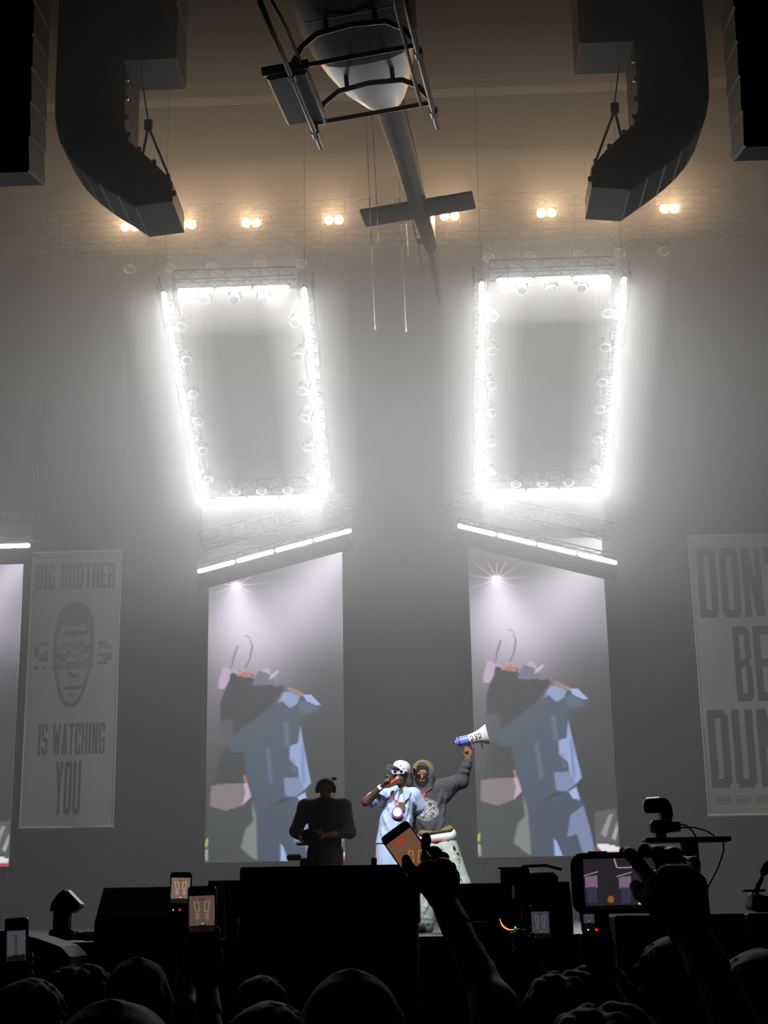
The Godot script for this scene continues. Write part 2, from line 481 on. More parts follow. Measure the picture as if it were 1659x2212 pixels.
# ---------------------------------------------------------------- LED tubes
func led_tube(parent: Node3D, a: Vector3, b: Vector3, segments: int, face: Vector3, energy: float) -> void:
	var y := (b - a).normalized()
	var x := y.cross(face).normalized()
	var z := x.cross(y)
	var each := a.distance_to(b) / segments
	var prof := []
	var r := 0.042
	for k in 3: prof.append(Vector2(r * sin(PI / 4 * k), -each / 2 + 0.012 + r - r * cos(PI / 4 * k)))
	for k in 3: prof.append(Vector2(r * cos(PI / 4 * k), each / 2 - 0.012 - r + r * sin(PI / 4 * k)))
	var g := Geo.new(); g.lathe(prof, 8)
	var bk := Geo.new(); bk.box(Vector3(0, 0, -0.07), Vector3(0.07, each - 0.01, 0.05), 0.01)
	var gm := g.mesh()
	var bm := bk.mesh()
	for k in segments:
		var o := part(parent, "led_tube", gm, "tube_glow")
		o.transform = Transform3D(Basis(x, y, z), a + y * each * (k + 0.5))
		part(o, "mounting_channel", bm, "housing")
	var l := AreaLight3D.new()
	l.name = "tube_light"
	l.area_size = Vector2(0.085, a.distance_to(b))
	l.light_energy = energy * a.distance_to(b)
	l.light_color = Color(1.0, 0.995, 0.985)
	l.area_range = 60.0
	l.shadow_enabled = true
	l.transform = Transform3D(Basis(-x, y, -z), (a + b) / 2 + z * 0.05)   # shines down its own -z, out of the tube's face
	parent.add_child(l, true)

func truss(a: Vector3, b: Vector3, up: Vector3, w: float, n: int) -> Geo:   # a square lattice girder
	var g := Geo.new()
	var d := (b - a).normalized()
	var s := d.cross(up).normalized()
	var u := s.cross(d)
	var c := [s + u, s - u, -s - u, -s + u]
	for q in c: g.tube(a + q * w / 2, b + q * w / 2, 0.015, 0.015, 6)
	for k in n:
		var p0 := a.lerp(b, float(k) / n)
		var p1 := a.lerp(b, float(k + 1) / n)
		for q in 4:
			var c0: Vector3 = c[q] * w / 2
			var c1: Vector3 = c[(q + 1) % 4] * w / 2
			g.tube(p0 + c0, p1 + c1, 0.006, 0.006, 4)
			g.tube(p0 + c0, p0 + c1, 0.006, 0.006, 4)
	return g

func led_frame(x0: float, x1: float, label: String) -> void:   # a tilted door-shaped frame: four girders, tubes on their undersides, hung on steel ropes
	var t := thing("led_frame", label, "light frame", Vector3.ZERO, 0.0, "tilted LED frames above the screens")
	var lo := Vector3(0, 9.94, -28.0)
	var hi := Vector3(0, 12.46, -23.5)
	var along := (hi - lo).normalized()
	var face := Vector3(0, -along.z, along.y).normalized()        # down and out over the crowd
	if face.z < 0: face = -face
	var off := -face * 0.3
	var X := Vector3.RIGHT
	part(t, "girder", truss(lo + X * x0 + off, hi + X * x0 + off, face, 0.26, 16), "truss")
	part(t, "girder", truss(lo + X * x1 + off, hi + X * x1 + off, face, 0.26, 16), "truss")
	part(t, "girder", truss(lo + X * (x0 + 0.15) + off, lo + X * (x1 - 0.15) + off, face, 0.26, 7), "truss")
	part(t, "girder", truss(hi + X * (x0 + 0.15) + off, hi + X * (x1 - 0.15) + off, face, 0.26, 7), "truss")
	for p in [lo + X * x0, lo + X * x1, hi + X * x0, hi + X * x1]:
		var g := Geo.new(); g.tube(p + off, Vector3(p.x, 19.0, p.z), 0.004, 0.004, 5)
		part(t, "hanging_cable", g, "cable")
	var e := 4.3
	led_tube(t, lo + X * x0, hi + X * x0, 7, face, e)
	led_tube(t, lo + X * x1, hi + X * x1, 7, face, e)
	led_tube(t, lo + X * (x0 + 0.24), lo + X * (x1 - 0.24), 3, face, e)
	led_tube(t, hi + X * (x0 + 0.24), hi + X * (x1 - 0.24), 3, face, e)

func moving_head() -> Node3D:   # hangs by its base: base, yoke with two arms, head with rim and lens looking down its own -y
	var t := Node3D.new()
	var g := Geo.new(); g.box(Vector3(0, 0.12, 0), Vector3(0.26, 0.1, 0.2), 0.02); part(t, "base", g, "fixture")
	g = Geo.new()
	g.box(Vector3(0, 0.055, 0), Vector3(0.3, 0.03, 0.08), 0.01)
	for s in [-1, 1]: g.box(Vector3(s * 0.145, -0.03, 0), Vector3(0.03, 0.17, 0.08), 0.01)
	part(t, "yoke", g, "fixture")
	g = Geo.new(); g.lathe([Vector2(0.02, 0.08), Vector2(0.075, 0.065), Vector2(0.1, 0.0), Vector2(0.115, -0.1), Vector2(0.118, -0.17)], 18); var h := part(t, "head", g, "fixture")
	g = Geo.new(); g.lathe([Vector2(0.1, -0.165), Vector2(0.122, -0.168), Vector2(0.124, -0.19), Vector2(0.108, -0.195), Vector2(0.1, -0.175)], 20); part(h, "rim", g, "fixture_rim", "pale lens rim")
	g = Geo.new(); g.lathe([Vector2(0.103, -0.166), Vector2(0.09, -0.182), Vector2(0.05, -0.194), Vector2(0.0, -0.198)], 18); part(h, "lens", g, "lens")
	return t

func place_head(proto: Node3D, at: Vector3, down: Vector3, tilt: float, label: String, group: String, size := 0.8) -> void:
	var o: Node3D = proto.duplicate()
	o.name = numbered("moving_head_light")
	add_child(o, true)
	var y := -down.normalized()
	var x := Vector3.RIGHT
	var z := x.cross(y).normalized()
	o.transform = Transform3D(Basis(x, y, z) * Basis(Vector3.UP, tilt) * Basis.from_scale(Vector3.ONE * size), at)
	tag(o, label, "stage light", group)

func blinder(at: Vector3, label: String) -> void:   # a two-lamp audience blinder hung by its yoke
	var t := thing("blinder_light", label, "stage light", at, 0.0, "amber blinder lights in a row on the truss")
	t.scale = Vector3.ONE * 1.28
	t.rotation.x = 0.12
	var g := Geo.new(); g.box(Vector3(0, 0, -0.07), Vector3(0.34, 0.18, 0.12), 0.02); part(t, "housing", g, "housing")
	g = Geo.new()
	for s in [-1, 1]: g.box(Vector3(s * 0.185, 0.06, -0.07), Vector3(0.012, 0.22, 0.03))
	g.box(Vector3(0, 0.17, -0.07), Vector3(0.382, 0.012, 0.03)); part(t, "yoke", g, "housing")
	g = Geo.new(); g.box(Vector3(0, 0.22, -0.07), Vector3(0.05, 0.1, 0.05), 0.01); part(t, "clamp", g, "housing")
	for s in [-1, 1]:
		g = Geo.new(); g.lathe([Vector2(0.074, 0), Vector2(0.068, 0.024), Vector2(0.044, 0.04), Vector2(0, 0.048)], 16, Transform3D(Basis(Vector3.RIGHT, PI / 2), Vector3(s * 0.075, 0, -0.012)))
		var b := part(t, "lamp", g, "blinder_glow", "amber glowing lamp")
		g = Geo.new(); g.lathe([Vector2(0.0742, 0), Vector2(0.0748, 0.0), Vector2(0.0748, 0.02), Vector2(0.0742, 0.02)], 16, Transform3D(Basis(Vector3.RIGHT, PI / 2), Vector3(s * 0.075, 0, -0.012)))
		part(b, "bezel", g, "housing")
		var l := SpotLight3D.new()
		l.name = "blinder_lamp_light"
		l.position = Vector3(s * 0.075, 0, 0.045)
		l.rotation.y = PI
		l.light_color = Color(1.0, 0.85, 0.68)
		l.light_energy = 2.5
		l.light_size = 0.05
		l.spot_angle = 84.0
		l.spot_angle_attenuation = 0.3
		l.spot_range = 60.0
		l.shadow_enabled = true
		t.add_child(l, true)

func make_rig() -> void:
	led_frame(-4.62, -2.15, "white LED tube frame hanging above the banner-side screen, behind the array's hook")
	led_frame(0.95, 3.42, "white LED tube frame hanging on the helicopter tail's side")
	# headers above the screens: a sloping girder with one row of tubes each
	for h in [[Vector3(-4.7, 8.46, -28.0), Vector3(-1.62, 9.23, -28.0), "sloping header truss with a white tube above the cameraman's screen"], [Vector3(0.46, 9.27, -28.0), Vector3(3.58, 8.42, -28.0), "sloping header truss with a white tube above the megaphone's screen"], [Vector3(-11.1, 9.09, -28.0), Vector3(-8.04, 9.09, -28.0), "level header truss with a white tube beside the face banner"]]:
		var t := thing("header_truss", h[2], "truss", Vector3.ZERO, 0.0, "header trusses above the screens")
		var a: Vector3 = h[0]
		var b: Vector3 = h[1]
		led_tube(t, a, b, 4, Vector3.BACK, 1.4)
		part(t, "girder", truss(a + Vector3(0, 0.06, -0.32), b + Vector3(0, 0.06, -0.32), Vector3.UP, 0.3, 10), "truss")
		part(t, "girder", truss(a + Vector3(0, 0.75, -0.5), b + Vector3(0, 0.75, -0.5), Vector3.UP, 0.3, 10), "truss")
		var g := Geo.new()
		var u := (b - a).normalized()
		g.box(Vector3.ZERO, Vector3(a.distance_to(b), 0.3, 0.04), 0.0, Transform3D(Basis(u, Vector3.BACK.cross(u), Vector3.BACK), (a + b) / 2 + Vector3(0, -0.2, -0.1)))
		part(t, "valance", g, "valance_cloth", "black cloth valance")
		for p in [a, b]:
			g = Geo.new(); g.tube(p + Vector3(0, 0, -0.4), Vector3(p.x, 19.0, -28.4), 0.004, 0.004, 5); part(t, "hanging_cable", g, "cable")
	# the lighting truss that carries blinders and moving heads
	var t := thing("lighting_truss", "long dark lighting truss carrying the amber blinders", "truss")
	part(t, "girder", truss(Vector3(-7.4, 15.2, -26.0), Vector3(6.2, 15.2, -26.0), Vector3.UP, 0.3, 28), "truss")
	part(t, "girder", truss(Vector3(-7.4, 14.66, -26.2), Vector3(6.2, 14.66, -26.2), Vector3.UP, 0.3, 28), "truss")
	for x in [-7.2, -3.9, -0.6, 2.9, 6.0]:
		var g := Geo.new(); g.tube(Vector3(x, 14.6, -26.2), Vector3(x, 15.3, -26.0), 0.02, 0.02, 6); g.tube(Vector3(x, 15.3, -26.0), Vector3(x, 19.0, -26.0), 0.004, 0.004, 5); part(t, "hanging_cable", g, "cable")
	var bx := [-5.73, -4.63, -3.37, -1.77, 0.47, 2.33, 3.43, 4.68]
	for k in 8:
		blinder(Vector3(bx[k], 14.83, -25.7), "amber twin blinder light, %s in the row from its end on the %s banner's side" % [["first", "second", "third", "fourth"][mini(k, 7 - k)], "face" if k < 4 else "slogan"])
	var proto := moving_head()
	var down := Vector3(0, -0.94, 0.34)
	for x in [-5.8, -4.99, -4.18, -3.24, -2.44, 1.2, 1.99, 2.95, 3.73, 4.56]:
		place_head(proto, Vector3(x, 14.27, -26.1), down, 0.0, "dark moving head light with pale rim hanging under the blinder truss", "moving heads under the blinder truss", 1.0)
	var face := Vector3(0, -0.8725, 0.4886)
	for f in [[-4.62, -2.15, "by the face banner"], [0.95, 3.42, "by the slogan banner"]]:
		for q in [0.85, 0.70, 0.54, 0.41, 0.26, 0.11]:
			for s in 2:
				var x: float = f[0] + 0.17 if s == 0 else f[1] - 0.2
				place_head(proto, Vector3(x, 9.94 + 2.52 * q, -28.0 + 4.5 * q) - face * 0.12, (face + Vector3(0.25 if s == 0 else -0.25, 0, 0)).normalized(), 0.4 if s else -0.4, "small moving head light beside a long tube of the LED frame " + f[2], "moving heads inside the LED frame " + f[2])
		for q in 3:
			var x: float = f[0] + 0.7 + q * 0.52
			place_head(proto, Vector3(x, 12.36, -23.68) - face * 0.12, face, 0.0, "small moving head under the top tube of the LED frame " + f[2], "moving heads inside the LED frame " + f[2])
			place_head(proto, Vector3(x, 10.05, -27.8) - face * 0.12, face, 0.0, "small moving head over the bottom tube of the LED frame " + f[2], "moving heads inside the LED frame " + f[2])
	proto.free()

# ---------------------------------------------------------------- things that hang: helicopter, speakers, banners, screens
func oval_ring(z: float, w: float, y0: float, y1: float, p: float, m := 24) -> Array:   # a squarish oval across the helicopter
	var r := []
	for k in m:
		var a := TAU * k / m
		var c := cos(a)
		var s := sin(a)
		r.append(Vector3(w * signf(c) * pow(absf(c), p), (y0 + y1) / 2 + (y1 - y0) / 2 * signf(s) * pow(absf(s), p), z))
	return r

func make_helicopter() -> void:
	var t := thing("helicopter", "dark grey helicopter prop hanging nose-on over the stage front", "helicopter", Vector3(-0.7, 11.6, -16.0))
	t.basis = Basis(Vector3.UP, deg_to_rad(-7.4)) * Basis(Vector3.BACK, deg_to_rad(4.5))
	var g := Geo.new()
	g.ring_strip([oval_ring(3.6, 0.12, 1.1, 1.35, 0.8), oval_ring(3.45, 0.34, 0.9, 1.6, 0.75), oval_ring(3.0, 0.55, 0.78, 1.9, 0.7), oval_ring(2.3, 0.7, 0.7, 2.15, 0.6), oval_ring(1.2, 0.76, 0.68, 2.25, 0.55), oval_ring(0.2, 0.76, 0.68, 2.25, 0.55), oval_ring(-0.36, 0.72, 0.7, 2.2, 0.58)])
	var body := part(t, "cabin", g, "helicopter_dark")
	g = Geo.new()
	g.ring_strip([oval_ring(-0.37, 0.715, 0.7, 2.2, 0.58), oval_ring(-0.9, 0.62, 0.74, 2.12, 0.6), oval_ring(-1.4, 0.5, 0.82, 2.02, 0.62), oval_ring(-1.9, 0.36, 0.97, 1.9, 0.68), oval_ring(-2.2, 0.27, 1.1, 1.8, 0.75), oval_ring(-2.36, 0.2, 1.2, 1.72, 0.85)])
	part(t, "rear_fuselage", g, "helicopter_grey", "paler grey tapering rear fuselage")
	g = Geo.new(); g.sheet(10, 6, func(u, v): return Vector3((u - 0.5) * 1.0, 1.25 + v * 0.62, 3.56 - pow(u * 2 - 1, 2) * 0.35 - v * 0.62), Vector3.BACK); part(body, "windscreen", g, "helicopter_glass")
	for s in [-1, 1]:
		g = Geo.new(); g.box(Vector3(s * 0.755, 1.5, 1.6), Vector3(0.03, 0.9, 0.95), 0.01); var d := part(body, "door", g, "helicopter_dark")
		g = Geo.new(); g.box(Vector3(s * 0.775, 1.7, 1.6), Vector3(0.01, 0.4, 0.7), 0.004); part(body, "window", g, "helicopter_glass")
	# belly seams: raised joint strips
	for z in [1.9, 0.75]:
		g = Geo.new(); g.box(Vector3(0, 0.672, z), Vector3(1.1, 0.012, 0.03), 0.003); part(body, "seam_strip", g, "helicopter_metal")
	g = Geo.new()
	g.path([Vector3(0, 1.47, -2.2), Vector3(-0.02, 1.55, -4.2), Vector3(-0.08, 1.66, -6.2), Vector3(-0.1, 1.74, -7.9)], [0.235, 0.19, 0.15, 0.11], 16)
	part(t, "tail_boom", g, "helicopter_dark")
	g = Geo.new(); g.box(Vector3(-0.1, 1.66, -6.28), Vector3(1.9, 0.05, 0.6), 0.02); part(t, "stabilizer", g, "helicopter_dark", "flat rectangular tail stabilizer")
	g = Geo.new()
	var side := Transform3D(Basis(Vector3(0, 0, 1), Vector3(0, 1, 0), Vector3(-1, 0, 0)), Vector3(-0.1, 0, 0))   # (x, y) of the outline becomes (z, y)
	g.prism(pts([-7.0, 1.62, -7.6, 1.84, -8.3, 2.75, -8.75, 2.95, -8.9, 2.8, -8.45, 1.8, -8.55, 1.35, -8.75, 1.02, -8.6, 0.93, -8.3, 1.05, -7.7, 1.5]), -0.045, 0.045, side)
	part(t, "tail_fin", g, "helicopter_dark")
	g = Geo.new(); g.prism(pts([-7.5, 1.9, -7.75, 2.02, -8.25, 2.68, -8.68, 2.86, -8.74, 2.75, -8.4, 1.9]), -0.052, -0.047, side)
	part(t, "lit_fin_panel", g, "helicopter_tail_lit", "tail fin panel with amber lamp light painted in as tan")  # amber light falling on the fin, painted in as tan
	g = Geo.new()
	g.tube(Vector3(-0.32, 1.8, -7.75), Vector3(-0.1, 1.8, -7.75), 0.05, 0.06, 10)
	var rot := part(t, "tail_rotor", g, "helicopter_metal")
	for s in [-1, 1]:
		g = Geo.new(); g.box(Vector3(0, s * 0.44, 0), Vector3(0.02, 0.8, 0.1), 0.006, Transform3D(Basis(Vector3.RIGHT, 1.05), Vector3(-0.32, 1.8, -7.75))); part(rot, "blade", g, "helicopter_metal")
	g = Geo.new(); g.path([Vector3(-0.1, 1.6, -7.6), Vector3(-0.1, 1.38, -7.9), Vector3(-0.1, 1.3, -8.2)], [0.02], 6); part(t, "tail_skid", g, "helicopter_metal")
	for s in [-1, 1]:
		g = Geo.new()
		g.path([Vector3(s * 0.77, 0, -1.0), Vector3(s * 0.77, 0, 1.2), Vector3(s * 0.78, 0.02, 1.7), Vector3(s * 0.8, 0.12, 2.05), Vector3(s * 0.8, 0.3, 2.25)], [0.034], 10)
		part(t, "skid", g, "helicopter_metal")
		g = Geo.new(); g.path([Vector3(s * 0.62, 0.12, -0.62), Vector3(s * 0.64, 0.13, 1.5), Vector3(s * 0.7, 0.2, 2.0), Vector3(s * 0.8, 0.3, 2.25)], [0.024], 8); part(t, "step_rail", g, "helicopter_metal")
		for z in [-0.66, 0.68]:
			g = Geo.new(); g.box(Vector3(s * 0.77, 0.02, z), Vector3(0.1, 0.1, 0.16), 0.02); part(t, "skid_clamp", g, "helicopter_metal")
	for z in [-0.62, 0.68]:
		g = Geo.new()
		g.path([Vector3(-0.77, 0.02, z), Vector3(-0.74, 0.2, z), Vector3(-0.62, 0.4, z), Vector3(-0.42, 0.54, z), Vector3(0, 0.58, z), Vector3(0.42, 0.54, z), Vector3(0.62, 0.4, z), Vector3(0.74, 0.2, z), Vector3(0.77, 0.02, z)], [0.036], 10)
		part(t, "cross_tube", g, "helicopter_metal")
		g = Geo.new(); g.tube(Vector3(-0.75, 0.14, z), Vector3(0.75, 0.14, z), 0.03, 0.03, 8); part(t, "cross_bar", g, "helicopter_metal")
		g = Geo.new()
		for s in [-1, 1]: g.tube(Vector3(s * 0.3, 0.56, z), Vector3(s * 0.3, 0.76, z), 0.03, 0.03, 8)
		part(t, "strut", g, "helicopter_metal")
	# a dark bench-like pod outside the skid
	g = Geo.new(); g.box(Vector3(-0.84, 0.14, 0.1), Vector3(0.5, 0.16, 1.12), 0.03); var pod := part(t, "side_pod", g, "helicopter_metal", "black box pod on the skid")
	g = Geo.new(); g.tube(Vector3(-1.12, 0.14, 0.7), Vector3(-0.55, 0.14, 0.7), 0.06, 0.06, 10); part(pod, "end_roller", g, "helicopter_metal")
	g = Geo.new(); g.tube(Vector3(0, 2.2, 0.3), Vector3(0, 2.75, 0.3), 0.14, 0.08, 12); part(t, "rotor_mast", g, "helicopter_metal")
	g = Geo.new(); g.ball(Vector3(0, 2.78, 0.3), Vector3(0.18, 0.1, 0.18), 12); part(t, "rotor_hub", g, "helicopter_metal")
	for p in [Vector3(-0.5, 2.1, 1.4), Vector3(0.5, 2.1, 1.4), Vector3(-0.5, 2.0, -0.4), Vector3(0.5, 2.0, -0.4)]:
		g = Geo.new(); g.tube(p, Vector3(p.x * 0.6, 7.36, p.z), 0.014, 0.014, 5); part(t, "hanging_cable", g, "cable")
	# loose steel ropes with glinting links, hanging beyond the tail
	for c in [[Vector3(-0.86, 11.05, -22.0), 0], [Vector3(-0.78, 12.6, -22.0), 1], [Vector3(-0.36, 11.0, -22.0), 0], [Vector3(-0.3, 12.4, -22.2), 1]]:
		var p: Vector3 = c[0]
		var r := thing("steel_rope", "thin pale steel rope hanging beside the helicopter's tail boom" if c[1] == 0 else "short glinting steel rope hanging above the helicopter's stabilizer", "rope", Vector3.ZERO, 0.0, "steel ropes by the helicopter tail")
		g = Geo.new(); g.tube(p, Vector3(p.x - 0.2, 19.0, p.z), 0.005, 0.005, 5); part(r, "wire", g, "hinge")
		g = Geo.new(); g.lathe([Vector2(0, -0.06), Vector2(0.01, -0.05), Vector2(0.011, 0.0), Vector2(0.005, 0.02)], 8, Transform3D(Basis(), p)); part(r, "end_weight", g, "hinge")
		for k in 4:
			g = Geo.new(); g.tube(p.lerp(Vector3(p.x - 0.2, 19.0, p.z), 0.08 * k + 0.1), p.lerp(Vector3(p.x - 0.2, 19.0, p.z), 0.08 * k + 0.13), 0.009, 0.009, 6); part(r, "turnbuckle", g, "hinge")

func along(line: Array, s: float) -> Vector2:   # the point at share S of a polyline's length
	var total := 0.0
	for k in line.size() - 1: total += (line[k] as Vector2).distance_to(line[k + 1])
	var left := s * total
	for k in line.size() - 1:
		var d: float = (line[k] as Vector2).distance_to(line[k + 1])
		if left <= d or k == line.size() - 2: return (line[k] as Vector2).lerp(line[k + 1], left / d)
		left -= d
	return line[-1]

func line_array(flip: bool, label: String) -> void:   # a hook-shaped hang of speaker boxes that faces the side seats and the floor
	var t := thing("line_array_speaker", label, "speaker array", Vector3.ZERO, 0.0, "hook-shaped line arrays either side of the helicopter")
	var sx := func(p: Vector2) -> Vector2: return Vector2(-1.249 - p.x, p.y) if flip else p
	var front := [Vector2(-5.427, 16.863), Vector2(-5.427, 14.131), Vector2(-5.415, 13.300), Vector2(-5.308, 12.837), Vector2(-5.059, 12.481), Vector2(-4.738, 12.196), Vector2(-4.156, 11.780)]
	var back := [Vector2(-4.382, 16.863), Vector2(-4.382, 13.953), Vector2(-4.370, 12.896), Vector2(-4.156, 12.706), Vector2(-3.895, 12.445), Vector2(-3.646, 12.184), Vector2(-3.634, 11.827)]
	var n := 17
	for k in n:
		var f0 := along(front, (k + 0.015) / n)
		var f1 := along(front, (k + 0.985) / n)
		var b0 := along(back, (k + 0.04) / n)
		var b1 := along(back, (k + 0.96) / n)
		var g := Geo.new()
		var c := (f0 + f1 + b0 + b1) / 4
		g.prism(PackedVector2Array([sx.call(f0.lerp(c, 0.015)), sx.call(f1.lerp(c, 0.015)), sx.call(b1), sx.call(b0)]), -20.0, -19.0)
		var cab := part(t, "cabinet", g, "cabinet")
		g = Geo.new()
		var out := (f0 - b0).normalized() * 0.012
		g.prism(PackedVector2Array([sx.call(f0.lerp(f1, 0.04) + out), sx.call(f0.lerp(f1, 0.96) + out), sx.call(f0.lerp(f1, 0.96) - out), sx.call(f0.lerp(f1, 0.04) - out)]), -19.95, -19.05)
		part(cab, "grille", g, "cabinet_grille", "grey speaker grille")
		var h: Vector2 = sx.call(b0.lerp(b1, 0.5))
		g = Geo.new(); g.box(Vector3(h.x + (-0.02 if flip else 0.02), h.y, -19.03), Vector3(0.06, 0.08, 0.06), 0.014); part(cab, "hinge", g, "hinge" if k < 11 else "cabinet")
	var g := Geo.new()
	var top: Vector2 = sx.call(Vector2(-4.904, 17.005))
	g.box(Vector3(top.x, top.y, -19.5), Vector3(1.3, 0.18, 0.95), 0.02); part(t, "flying_frame", g, "truss")
	for s in [-0.4, 0.4]:
		g = Geo.new(); g.tube(Vector3(top.x + s, top.y, -19.5), Vector3(top.x + s, 19.0, -19.5), 0.015, 0.015, 6); part(t, "hanging_chain", g, "cable")
	# the pull-back: a rope, a shackle plate and two straps to the tail of the hang
	var at := func(p: Vector2) -> Vector3:
		var q: Vector2 = sx.call(p)
		return Vector3(q.x, q.y, -19.2)
	g = Geo.new(); g.tube(at.call(Vector2(-4.061, 13.253)), at.call(Vector2(-4.156, 13.834)), 0.012, 0.012, 6); part(t, "pull_rope", g, "black_cable")
	g = Geo.new(); g.box(at.call(Vector2(-4.061, 13.205)), Vector3(0.12, 0.17, 0.07), 0.015); part(t, "shackle_plate", g, "cabinet")
	for q in [Vector2(-4.133, 12.706), Vector2(-3.717, 12.303)]:
		g = Geo.new(); g.tube(at.call(Vector2(-4.061, 13.181)), at.call(q), 0.02, 0.02, 6); part(t, "strap", g, "black_cable")

func make_speakers() -> void:
	line_array(false, "hook-shaped line array hanging above the face banner's side")
	line_array(true, "hook-shaped line array hanging above the slogan banner's side")
	for s in [0, 1]:
		var cx := -3.93 if s == 0 else -1.262 + 3.93
		var t := thing("hung_subwoofer", "dark subwoofer hang beside the array on the %s banner's side" % ["face", "slogan"][s], "speaker array", Vector3.ZERO, 0.0, "hung subwoofers")
		for k in 3:
			var g := Geo.new(); g.box(Vector3(cx, 14.3 + k * 0.92, -18.9), Vector3(0.8, 0.9, 0.85), 0.02, Transform3D(Basis(), Vector3.ZERO)); var c := part(t, "cabinet", g, "cabinet")
			g = Geo.new(); g.box(Vector3(cx, 14.3 + k * 0.92, -18.46), Vector3(0.7, 0.8, 0.02), 0.005); part(c, "grille", g, "cabinet_grille")
		for q in [-0.25, 0.25]:
			var g := Geo.new(); g.tube(Vector3(cx + q, 16.5, -18.9), Vector3(cx + q, 19.0, -18.9), 0.015, 0.015, 6); part(t, "hanging_chain", g, "cable")
	# the main hangs at the frame's corners, facing the crowd
	for s in [0, 1]:
		var x0: float = [-4.42, 3.66][s]
		var t := thing("main_line_array", "straight black main line array at the stage front on the %s banner's side" % ["face", "slogan"][s], "speaker array", Vector3.ZERO, 0.0, "main line arrays")
		for k in 13:
			var a := maxf(0.0, 6 - k) * 0.02
			var x := Transform3D(Basis(Vector3.RIGHT, a * 2.2), Vector3(x0, 8.95 + k * 0.36, -12.3 - a * 0.9))
			var g := Geo.new(); g.box(Vector3(0, 0, -0.3), Vector3(1.3, 0.345, 0.6), 0.02, x); var c := part(t, "cabinet", g, "cabinet")
			g = Geo.new(); g.box(Vector3(0, 0, 0.005), Vector3(1.2, 0.3, 0.02), 0.005, x); part(c, "grille", g, "cabinet_grille")
		for q in [-0.4, 0.4]:
			var g := Geo.new(); g.tube(Vector3(x0 + q, 13.4, -12.6), Vector3(x0 + q, 19.0, -12.6), 0.015, 0.015, 6); part(t, "hanging_chain", g, "cable")

func banner(called: String, label: String, x0: float, x1: float, y0: float, y1: float, m: String) -> void:   # cloth on a batten, hung by two ropes
	var t := thing(called, label, "banner", Vector3.ZERO)
	var g := Geo.new()
	var f := func(u: float, v: float) -> Vector3: return Vector3(lerpf(x0, x1, u), lerpf(y1, y0, v), -30.0 + 0.025 * sin(u * 9.0 + v * 2.0) * v)
	g.sheet(24, 30, f, Vector3.BACK)
	var back := func(u: float, v: float) -> Vector3: return f.call(u, v) + Vector3(0, 0, -0.006)
	g.sheet(24, 30, back, Vector3.FORWARD)
	part(t, "cloth", g, m)
	for v in [0.0, 1.0]:
		g = Geo.new(); g.tube(f.call(0.0, v) + Vector3(-0.02, 0, 0), f.call(1.0, v) + Vector3(0.02, 0, 0), 0.03, 0.03, 8); part(t, "batten", g, "cloth_edge")
	for u in [0.0, 1.0]:
		g = Geo.new()
		var p := []
		for k in 16: p.append(f.call(u, k / 15.0) + Vector3(0, 0, 0.004))
		g.path(p, [0.018], 6); part(t, "edge_hem", g, "cloth_edge")
		g = Geo.new(); g.tube(f.call(u, 0.0), Vector3(lerpf(x0, x1, u), 19.0, -30.0), 0.008, 0.008, 5); part(t, "hanging_rope", g, "cable")

